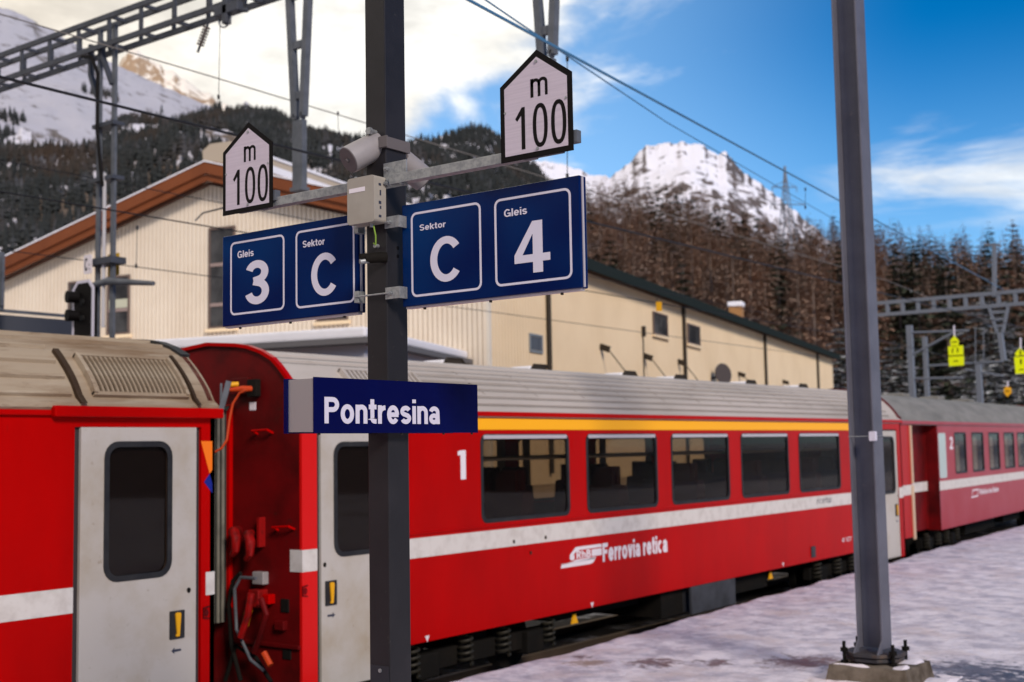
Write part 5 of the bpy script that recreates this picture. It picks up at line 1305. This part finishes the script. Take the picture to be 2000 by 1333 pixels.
tag(g.build('hanging_cable', FARST), 'pair of thin hanging cables between the far signs', 'wire')
def fsign(name, label, parts_, marks, m_, stem, group=None):
    r = empty(name, label, 'sign', (0, 0, 0), 0, group); Y = 42.0
    def cv(P): return [(on(x, y, 1, Y).x, on(x, y, 1, Y).z) for x, y in P]
    for P in parts_: g = MB(); g.plate(cv(P), [], 0, .03, XZ(Y)); g.build('plate', m_, r)
    for P in marks: g = MB(); g.plate(cv(P), [], .031, .034, XZ(Y)); g.build('mark', SIGNK, r)
    if stem:
        (a, b), (c, d) = stem; g = MB(); g.tube([fp(a, b, Y+.05), fp(c, d, Y+.05)], .03, 6); g.build('hanger', SIGNW, r)
fsign('warning_sign', 'fluorescent yellow stacked signs hanging left of the picture edge beneath the gantry',
      [[(1864, 656), (1873, 666), (1872, 674), (1868, 678), (1861, 678), (1857, 674), (1856, 666)], [(1852, 677), (1881, 675), (1882, 694), (1853, 695)], [(1853, 697), (1883, 695), (1883, 714), (1854, 716)]],
      [[(1859, 668), (1870, 667), (1870, 669), (1859, 670)], [(1860, 681), (1862, 681), (1862, 690), (1860, 690)], [(1870, 680), (1872, 680), (1872, 689), (1870, 689)], [(1863, 705), (1872, 704.5), (1872, 706.5), (1863, 707)], [(1853, 695), (1883, 693.6), (1883, 695.4), (1853, 697)]], FLUO, ((1863, 636), (1864, 660)), 'fluorescent stacked signs')
fsign('warning_sign', 'fluorescent yellow stacked signs cut by the right picture edge',
      [[(1992, 680), (2003, 690), (2002, 694), (1984, 696), (1983, 690)], [(1981, 698), (2010, 696), (2011, 729), (1984, 731)]],
      [[(1993, 702), (1996, 702), (1996, 712), (1993, 712)], [(1991, 722), (2000, 721), (2000, 723), (1991, 724)], [(1992, 683), (1994.5, 683), (1995, 694), (1992.5, 694)]], FLUO, ((1993, 660), (1993, 682)), 'fluorescent stacked signs')
fsign('amber_sign', 'small amber hexagonal plate low by the dark trees at right',
      [[(1968, 755), (1975, 758), (1976, 768), (1971, 772), (1968, 776), (1964, 771), (1961, 767), (1962, 758)]], [[(1964, 764), (1972, 763), (1972, 765), (1964, 766)]], AMBER, ((1968, 745), (1968, 757)))
r = empty('number_plate', 'small yellow plate hanging in front of the first long wall window', 'sign'); Y = 24.0
def cv(P): return [(on(x, y, 1, Y).x, on(x, y, 1, Y).z) for x, y in P]
g = MB(); g.plate(cv([(1281.5, 590), (1292.5, 590), (1293, 608), (1282, 608)]), [], 0, .01, XZ(Y)); g.build('plate', AMBER, r)
g = MB(); 
for px in (1283, 1291): g.tube([fp(px, 578, Y), fp(px, 591, Y)], .006, 6)
g.build('hanger', WIREM, r)

# ------------------------------------------------------------------ mountains
def interp(tab, x):
    if x <= tab[0][0]: (a, b), (c, d) = tab[0], tab[1]; return b+(d-b)*(x-a)/(c-a)*.3
    for (a, b), (c, d) in zip(tab, tab[1:]):
        if x <= c: return b+(d-b)*(x-a)/(c-a)
    return tab[-1][1]
def terrain_fn(prof, R0, R1, z0, rough, seed, p=1.0, nsc=1/260.):
    tab = sorted([(-azel(x, y)[0], azel(x, y)[1]) for x, y in prof])
    def f(az, r):
        t = (r-R0)/(R1-R0)
        el = interp(tab, -az); tt_ = max(0.0, min(1.0, t))**5
        if tt_ < 1:
            es = sum(interp(tab, -az+k*.011) for k in range(-4, 5))/9
            el = el*tt_+es*(1-tt_)
        H = el*R1 + EYE.z
        x, y = -sin(az)*r, cos(az)*r
        if t <= 0: return z0
        q = Vector((x*nsc, y*nsc, seed)); nn = noise.fractal(q, 0.9, 2.1, 6)
        rg = 1-abs(noise.noise(Vector((x*nsc*.6, y*nsc*.6, seed+9))))*2
        if t < 1:
            base = z0+(H-z0)*t**p
            return base + (nn*.6+rg*.35)*rough*min(1, t*3)*min(1, (1-t)*3.0+.08)
        return H - (t-1)*(R1-R0)*.35 + nn*rough*.08
    return f
def terrain(name, f, az0, az1, R0, R1, na, nr, m, kind='structure', jag=0, ext=1.15):
    vs = []
    for j in range(nr+1):
        t = j/nr*ext; r = R0+(R1-R0)*t
        for i in range(na+1):
            az = az0+(az1-az0)*i/na; z = f(az, r)
            if jag: z += jag*max(0, 1-abs(t-1)*5)*noise.fractal(Vector((az*90, 3, 1)), .8, 2, 5)
            vs.append((-sin(az)*r, cos(az)*r, z))
    g = MB(); g.add(vs, [(j*(na+1)+i, j*(na+1)+i+1, (j+1)*(na+1)+i+1, (j+1)*(na+1)+i) for j in range(nr) for i in range(na)])
    me = D.meshes.new(name); me.from_pydata(g.v, [], g.f); me.materials.append(m); me.shade_smooth()
    o = D.objects.new(name, me); COL.objects.link(o); o['kind'] = kind; return o
def snowrock(name, snow, rock, sc, slope_lo, slope_hi, lo=.45, hi=.6, rock2=None):
    m = D.materials.new(name); m.use_nodes = True; t = m.node_tree; b = t.nodes['Principled BSDF']; b.inputs['Roughness'].default_value = .85; b.inputs['Specular IOR Level'].default_value = .2
    ge = t.nodes.new('ShaderNodeNewGeometry'); sx = t.nodes.new('ShaderNodeSeparateXYZ'); t.links.new(ge.outputs['Normal'], sx.inputs[0])
    n = t.nodes.new('ShaderNodeTexNoise'); n.inputs['Scale'].default_value = sc; n.inputs['Detail'].default_value = 9; n.inputs['Roughness'].default_value = .68; n.inputs['Distortion'].default_value = .6
    t.links.new(ge.outputs['Position'], n.inputs['Vector'])
    a = t.nodes.new('ShaderNodeMapRange'); a.inputs[1].default_value = slope_hi; a.inputs[2].default_value = slope_lo; a.inputs[3].default_value = -.13; a.inputs[4].default_value = .13; t.links.new(sx.outputs[2], a.inputs[0])
    ad = t.nodes.new('ShaderNodeMath'); ad.operation = 'ADD'; t.links.new(n.outputs[0], ad.inputs[0]); t.links.new(a.outputs[0], ad.inputs[1])
    r = t.nodes.new('ShaderNodeMapRange'); r.inputs[1].default_value = lo; r.inputs[2].default_value = hi; t.links.new(ad.outputs[0], r.inputs[0])
    n2 = t.nodes.new('ShaderNodeTexNoise'); n2.inputs['Scale'].default_value = sc*2.6; n2.inputs['Detail'].default_value = 6; t.links.new(ge.outputs['Position'], n2.inputs['Vector'])
    rm = t.nodes.new('ShaderNodeMixRGB'); t.links.new(n2.outputs[0], rm.inputs[0]); rm.inputs[1].default_value = (*rock, 1); rm.inputs[2].default_value = (*(rock2 or rock), 1)
    mx = t.nodes.new('ShaderNodeMixRGB'); t.links.new(r.outputs[0], mx.inputs[0]); mx.inputs[1].default_value = (*snow, 1); t.links.new(rm.outputs[0], mx.inputs[2]); t.links.new(mx.outputs[0], b.inputs['Base Color'])
    bp = t.nodes.new('ShaderNodeBump'); bp.inputs['Strength'].default_value = .7; bp.inputs['Distance'].default_value = 12*.012/sc; t.links.new(n.outputs[0], bp.inputs['Height']); t.links.new(bp.outputs[0], b.inputs['Normal'])
    return m
def AZ_(x): return azel(x, 600)[0]
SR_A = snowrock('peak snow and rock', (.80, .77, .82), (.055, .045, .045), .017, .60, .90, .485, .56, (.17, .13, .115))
SR_B = snowrock('shaded snow slope', (.44, .42, .46), (.10, .085, .08), .030, .72, .95, .52, .62, (.16, .13, .11))  # greyer snow colour, with the slope's shade painted in
SR_C = snowrock('sunlit snow and rock', (.88, .78, .66), (.30, .20, .13), .016, .55, .90, .50, .58, (.45, .30, .18))  # warm sunlight painted into the snow and rock colours
SR_D = snowrock('wooded slope floor', (.66, .63, .68), (.10, .075, .06), .022, .66, .95, .47, .56, (.17, .13, .10))
SR_E = snowrock('wood floor', (.30, .26, .27), (.075, .05, .04), .06, .6, .98, .36, .50, (.14, .08, .05))
pA = [(960, 300), (1050, 310), (1100, 320), (1150, 337), (1190, 348), (1205, 338), (1228, 315), (1245, 298), (1262, 285), (1290, 276), (1315, 279), (1335, 277), (1365, 282), (1388, 290), (1402, 300), (1411, 294), (1418, 292), (1428, 305), (1442, 325), (1480, 355), (1520, 385), (1560, 418), (1600, 452), (1660, 500), (1800, 560)]
fA = terrain_fn(pA, 2600, 4600, 150, 170, 3.3, 1.25, 1/420.); terrain('snow_peak', fA, AZ_(930), AZ_(1850), 2600, 4600, 260, 110, SR_A, jag=14)
pC = [(150, 200), (215, 150), (240, 112), (252, 98), (268, 97), (285, 112), (300, 120), (330, 140), (352, 150), (380, 172), (410, 185), (440, 205), (470, 225), (540, 270), (640, 320)]
fC = terrain_fn(pC, 4600, 6400, 300, 220, 8.1, 1.1, 1/500.); terrain('far_ridge', fC, AZ_(60), AZ_(760), 4600, 6400, 160, 60, SR_C, jag=26)
pB = [(-700, -120), (-200, -40), (0, 14), (30, 22), (70, 42), (105, 60), (120, 72), (160, 92), (200, 114), (250, 138), (300, 160), (340, 178), (380, 195), (430, 213), (500, 245), (600, 300), (700, 350)]
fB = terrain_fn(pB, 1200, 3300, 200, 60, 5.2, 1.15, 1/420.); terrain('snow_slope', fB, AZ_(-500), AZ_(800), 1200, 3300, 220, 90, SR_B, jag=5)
pD = [(-700, 240), (-200, 262), (0, 275), (50, 262), (110, 290), (150, 330), (180, 300), (205, 258), (235, 240), (290, 236), (330, 246), (370, 238), (400, 226), (430, 216), (480, 214), (540, 228), (600, 262), (660, 282), (720, 290), (780, 300), (805, 296), (830, 285), (870, 268), (905, 258), (950, 256), (975, 266), (1010, 298), (1050, 335), (1080, 372), (1110, 405), (1140, 440), (1200, 480), (1320, 520), (1500, 560)]
fD = terrain_fn(pD, 260, 1800, -2, 70, 1.7, 1.2, 1/210.); terrain('wooded_mountainside', fD, AZ_(-500), AZ_(1600), 260, 1800, 360, 150, SR_D, jag=16)
pE = [(900, 560), (1000, 520), (1080, 485), (1150, 440), (1250, 434), (1350, 440), (1400, 462), (1450, 500), (1500, 530), (1560, 530), (1620, 515), (1700, 515), (1800, 545), (1900, 550), (2000, 552), (2200, 560), (2600, 570)]
fE = terrain_fn(pE, 150, 640, -1, 9, 6.4, 1.0, 1/70.); terrain('wooded_hill', fE, AZ_(800), AZ_(2700), 150, 640, 200, 70, SR_E)

# the valley side behind and to the right of the viewer
OPP = snowrock('opposite wooded slope', (.12, .12, .13), (.022, .020, .018), .02, .6, .98, .40, .52, (.07, .045, .03))  # snow darkened so this unseen slope keeps window reflections dark
def fO(az, r):
    t = (r-70)/(520.); return -1+max(0, t)*(150+40*noise.noise(Vector((az*3, 2, 1))))*(1 if t > 0 else 0)+9*max(0, min(1, t))*noise.fractal(Vector((-sin(az)*r*.02, cos(az)*r*.02, 4)), .9, 2, 5)
terrain('opposite_hillside', fO, radians(-22), radians(-262), 70, 590, 160, 30, OPP, ext=1.0)

# ------------------------------------------------------------------ trees
def tri_needle(vs, fs, a, b, wdt, droop=0):
    d = (b-a); s = d.cross(Vector((0, 0, 1)))
    if s.length < 1e-4: s = Vector((1, 0, 0))
    s.normalize(); o = len(vs); vs += [a-s*wdt*.2, a+s*wdt*.2, a.lerp(b, .6)+s*wdt, b, a.lerp(b, .6)-s*wdt]; fs.append((o, o+1, o+2, o+3, o+4))
def larch_mesh(seed, H=1.0, whorls=30, nb=8, tw=7, mname='crown'):
    rnd = random.Random(seed); vs = []; fs = []
    for i in range(whorls):
        t = i/(whorls-1); z = .12+.86*t; R = (.22*(1-t)**.70+.015)*(rnd.uniform(.75, 1.15)) * (min(1, t/.12+.5))
        for k in range(nb):
            a = rnd.uniform(0, 2*pi); l = R*rnd.uniform(.6, 1.1)
            b0 = Vector((0, 0, z)); tip = Vector((cos(a)*l, sin(a)*l, z+l*rnd.uniform(-.25, .15)))
            tri_needle(vs, fs, b0, tip, .0042)
            for q in range(tw):
                u = rnd.uniform(.25, 1); p0 = b0.lerp(tip, u); aa = a+rnd.choice((-1, 1))*rnd.uniform(.4, 1.2)
                p1 = p0+Vector((cos(aa), sin(aa), rnd.uniform(-.7, .25)))*l*rnd.uniform(.18, .38)
                tri_needle(vs, fs, p0, p1, .0060)
    me = D.meshes.new(mname); me.from_pydata([tuple(v) for v in vs], [], fs); return me
def pine_mesh(seed, whorls=20, nb=9, tw=4):
    rnd = random.Random(seed); vs = []; fs = []
    for i in range(whorls):
        t = i/(whorls-1); z = .06+.93*t; R = (.21*(1-t)**.8+.012)*rnd.uniform(.8, 1.15)
        for k in range(nb):
            a = rnd.uniform(0, 2*pi); l = R*rnd.uniform(.65, 1.1); b0 = Vector((0, 0, z)); tip = Vector((cos(a)*l, sin(a)*l, z-l*rnd.uniform(.1, .45)))
            tri_needle(vs, fs, b0, tip, .020)
            for q in range(tw):
                u = rnd.uniform(.2, 1); p0 = b0.lerp(tip, u); aa = a+rnd.choice((-1, 1))*rnd.uniform(.5, 1.3)
                tri_needle(vs, fs, p0, p0+Vector((cos(aa), sin(aa), rnd.uniform(-.6, .1)))*l*rnd.uniform(.25, .5), .019)
    me = D.meshes.new('crown'); me.from_pydata([tuple(v) for v in vs], [], fs); return me
def trunk_mesh():
    g = MB(); g.tube([(0, 0, -.06), (0, 0, .3), (0, 0, .65), (0, 0, .98)], [.016, .012, .007, .001], 6)
    me = D.meshes.new('trunk'); me.from_pydata(g.v, [], g.f); me.materials.append(BARK); return me
TRUNK = trunk_mesh(); LM = []; PM = []; FM = []
for k in range(4): m_ = larch_mesh(100+k); m_.materials.append(LARCH); LM.append(m_)
for k in range(3): m_ = pine_mesh(200+k); m_.materials.append(PINE); PM.append(m_)
for k in range(3): m_ = pine_mesh(300+k, 24, 11, 6); m_.materials.append(FROST); FM.append(m_)
def put_tree(name, crown, x, y, z, h, rz, wide, label, cat, group):
    o = D.objects.new(name, None); COL.objects.link(o); o.location = (x, y, z); o.scale = (h*wide, h*wide, h); o.rotation_euler = (0, 0, rz); o.empty_display_size = .1
    o['label'] = label; o['category'] = cat; o['group'] = group
    for nm, me in (('trunk', TRUNK), ('crown', crown)):
        c = D.objects.new(nm, me); COL.objects.link(c); c.parent = o
rnd = random.Random(4)
pts = []
az_a, az_b = AZ_(2500), AZ_(900)
for _ in range(7600):
    r = 165+(640-165)*rnd.random()**.75; az = az_a+(az_b-az_a)*rnd.random()
    pts.append((r, az))
keep = []; cell = {}
for r, az in pts:
    x, y = -sin(az)*r, cos(az)*r; d = 6.4+r*.003; key = (int(x//7), int(y//7)); ok = True
    for i in (-1, 0, 1):
        for j in (-1, 0, 1):
            for (qx, qy) in cell.get((key[0]+i, key[1]+j), ()):
                if (qx-x)**2+(qy-y)**2 < d*d: ok = False
    if ok: cell.setdefault(key, []).append((x, y)); keep.append((r, az, x, y))
vis = [k for k in keep if AZ_(2060) < k[1] < AZ_(1120)]
vis.sort(); ind = vis[:215]; indset = set(ind)
stuffL = []; stuffP = []
for k in keep:
    r, az, x, y = k; z = fE(az, r)-.3; nn = noise.noise(Vector((x*.012, y*.012, 2))); h = rnd.uniform(17, 27)
    pine = rnd.random() < (.18+(.35 if nn > .15 else 0)+(.22 if az < AZ_(1640) else 0))
    if k in indset:
        if pine: put_tree('pine_tree', rnd.choice(PM), x, y, z, h*.9, rnd.uniform(0, 6), rnd.uniform(.95, 1.2), 'dark evergreen standing among bare larches on the hill beyond the hall', 'tree', 'evergreens on the near hill')
        else: put_tree('larch_tree', rnd.choice(LM), x, y, z, h, rnd.uniform(0, 6), rnd.uniform(.85, 1.15), 'bare rust brown larch on the hill beyond the hall', 'tree', 'bare larches on the near hill')
    else: (stuffP if pine else stuffL).append((x, y, z, h))
def forest(name, meshes, spots, m, kind='stuff'):
    V = []; F = []; off = 0; rr = np.random.RandomState(3)
    arrs = []
    for me in meshes:
        v = np.array([tuple(q.co) for q in me.vertices]); f = [tuple(p.vertices) for p in me.polygons]; arrs.append((v, f))
    for i, (x, y, z, h) in enumerate(spots):
        v, f = arrs[i % len(arrs)]; a = rr.rand()*6.28; c, s = cos(a), sin(a); wd = .85+.35*rr.rand()
        q = np.empty_like(v); q[:, 0] = (v[:, 0]*c-v[:, 1]*s)*h*wd+x; q[:, 1] = (v[:, 0]*s+v[:, 1]*c)*h*wd+y; q[:, 2] = v[:, 2]*h+z
        V.append(q); F += [tuple(j+off for j in t) for t in f]; off += len(v)
    me = D.meshes.new(name); me.from_pydata(np.vstack(V).tolist(), [], F); me.materials.append(m)
    o = D.objects.new(name, me); COL.objects.link(o); o['kind'] = kind; return o
lowL = [larch_mesh(400+k, whorls=22, nb=7, tw=5) for k in range(3)]
lowP = [pine_mesh(500+k, 11, 6, 2) for k in range(2)]
tag(forest('larch_wood', lowL, stuffL, LARCH), 'brown leafless larch wood covering the hill behind the hall', 'wood')
tag(forest('evergreen_wood', lowP, stuffP, PINE), 'dark evergreens mixed into the larch wood on the hill', 'wood')
# snow dusted pines near the tracks
for (px, py, Y, wd, lab) in ((1636, 628, 95, 1.67, 'snow dusted pine between the hall end and the steel column'), (1612, 690, 110, 1.89, 'short snow dusted pine at the end of the hall'), (1705, 690, 80, 2.32, 'snow dusted pine just right of the steel column'),
                             (1740, 665, 90, 2.17, 'broad snow dusted pine behind the tall mast'), (1775, 680, 84, 2.03, 'snow dusted pine behind the mast pair'), (1825, 745, 75, 2.03, 'low snow dusted pine beneath the fluorescent signs'), (1880, 735, 88, 1.89, 'snow dusted pine between the fluorescent signs'),
                             (1920, 690, 100, 1.74, 'snow dusted pine behind the pale mast'), (1958, 700, 92, 1.89, 'dark frosted pine behind the amber plate'), (1995, 720, 88, 1.89, 'frosted pine cut by the right picture edge'),
                             (1930, 540, 130, 1.89, 'tall frosted pine behind the far gantry'), (2035, 620, 110, 1.89, 'frosted pine beyond the right edge')):
    top = on(px, py, 1, Y); h = top.z+.6
    put_tree('frosted_pine', rnd.choice(FM), top.x, Y, -.6, h, rnd.uniform(0, 6), wd*.8, lab, 'tree', 'snow dusted pines by the track')
# distant wood on the mountainside
def spiky(seed):
    rnd2 = random.Random(seed); vs = []; fs = []
    for t, R in ((.0, .24), (.3, .19), (.55, .13), (.78, .07)):
        n = 5; o = len(vs); a0 = rnd2.uniform(0, 6)
        for i in range(n):
            a = a0+2*pi*i/n; q = R*rnd2.uniform(.6, 1.25); vs.append((cos(a)*q, sin(a)*q, t+rnd2.uniform(-.03, .03)))
        vs.append((0, 0, t+.34)); 
        for i in range(n): fs.append((o+i, o+(i+1) % n, o+n))
    me = D.meshes.new('spiky'); me.from_pydata(vs, [], fs); return me
SP = [spiky(k) for k in range(4)]
spots = []; rr = random.Random(11)
for _ in range(100000):
    az = AZ_(-300)+(AZ_(1420)-AZ_(-300))*rr.random(); t = rr.random()**.8; r = 330+(1830-330)*t
    x, y = -sin(az)*r, cos(az)*r
    n_ = noise.noise(Vector((x*.0065, y*.0065, 3)))+.5*noise.noise(Vector((x*.02, y*.02, 6)))
    px = 1000+math.tan(YAW-az)*FPX
    tt = (r-260)/(1540.)
    thr = .55 if px > 190 else .75-max(0, tt-.50)*2.2
    if tt > .85: thr -= .6*(tt-.85)/.15
    if 770 < px < 1150: thr -= .14+(.22 if tt > .72 else 0)
    if n_ > thr: continue
    if r < 900 and rr.random() < .55: continue
    spots.append((x, y, fD(az, min(r, 1800))-1.5, rr.uniform(8, 17)))
    if len(spots) >= 30000: break
tag(forest('mountain_forest', SP, spots, FARF), 'dark evergreen forest covering the lower mountainside', 'forest')
spots = []
for _ in range(6000):
    az = AZ_(-300)+(AZ_(500)-AZ_(-300))*rr.random(); r = 1750+900*rr.random()**1.8
    x, y = -sin(az)*r, cos(az)*r
    n_ = noise.noise(Vector((x*.004, y*.004, 8)))+.4*noise.noise(Vector((x*.015, y*.015, 1)))
    if n_ < -.05+.5*(r-1750)/900: continue
    spots.append((x, y, fB(az, r)-2, rr.uniform(10, 20)))
tag(forest('treeline_scrub', SP, spots, FARF), 'scattered trees thinning out on the high snow slope at left', 'forest')

# pylon on the hill
Yp = 470.0; c = on(1537, 440, 1, Yp); top = on(1533, 325, 1, Yp)
py_ = empty('electricity_pylon', 'lattice electricity pylon standing on the wooded ridge right of the snowy peak', 'pylon')
g = MB(); zb_ = c.z-14; hh = top.z-zb_
def leg(t): return 3.6*(1-t)**1.25+.18
for sx in (-1, 1):
    for sy in (-1, 1):
        for i in range(10):
            t0, t1 = i/10, (i+1)/10; g.bar((c.x+sx*leg(t0), Yp+sy*leg(t0), zb_+hh*t0), (c.x+sx*leg(t1), Yp+sy*leg(t1), zb_+hh*t1), .32, .32)
g.build('leg', FARST, py_)
g = MB()
for i in range(10):
    t0, t1 = i/10, (i+1)/10
    for s in (-1, 1):
        g.bar((c.x-s*leg(t0), Yp-leg(t0), zb_+hh*t0), (c.x+s*leg(t1), Yp-leg(t1), zb_+hh*t1), .2, .2)
g.build('bracing', FARST, py_)
for px0, px1, py0 in ((1508, 1556, 366), (1505, 1572, 400)):
    a, b = on(px0, py0, 1, Yp), on(px1, py0, 1, Yp)
    g = MB(); g.bar(a, b, .35, .35); g.bar(a, (c.x, Yp, a.z+1.8), .2, .2); g.bar(b, (c.x, Yp, a.z+1.8), .2, .2)
    for q in (a, b): g.bar(q, q-Vector((0, 0, 2)), .25, .25)
    g.build('crossarm', FARST, py_)
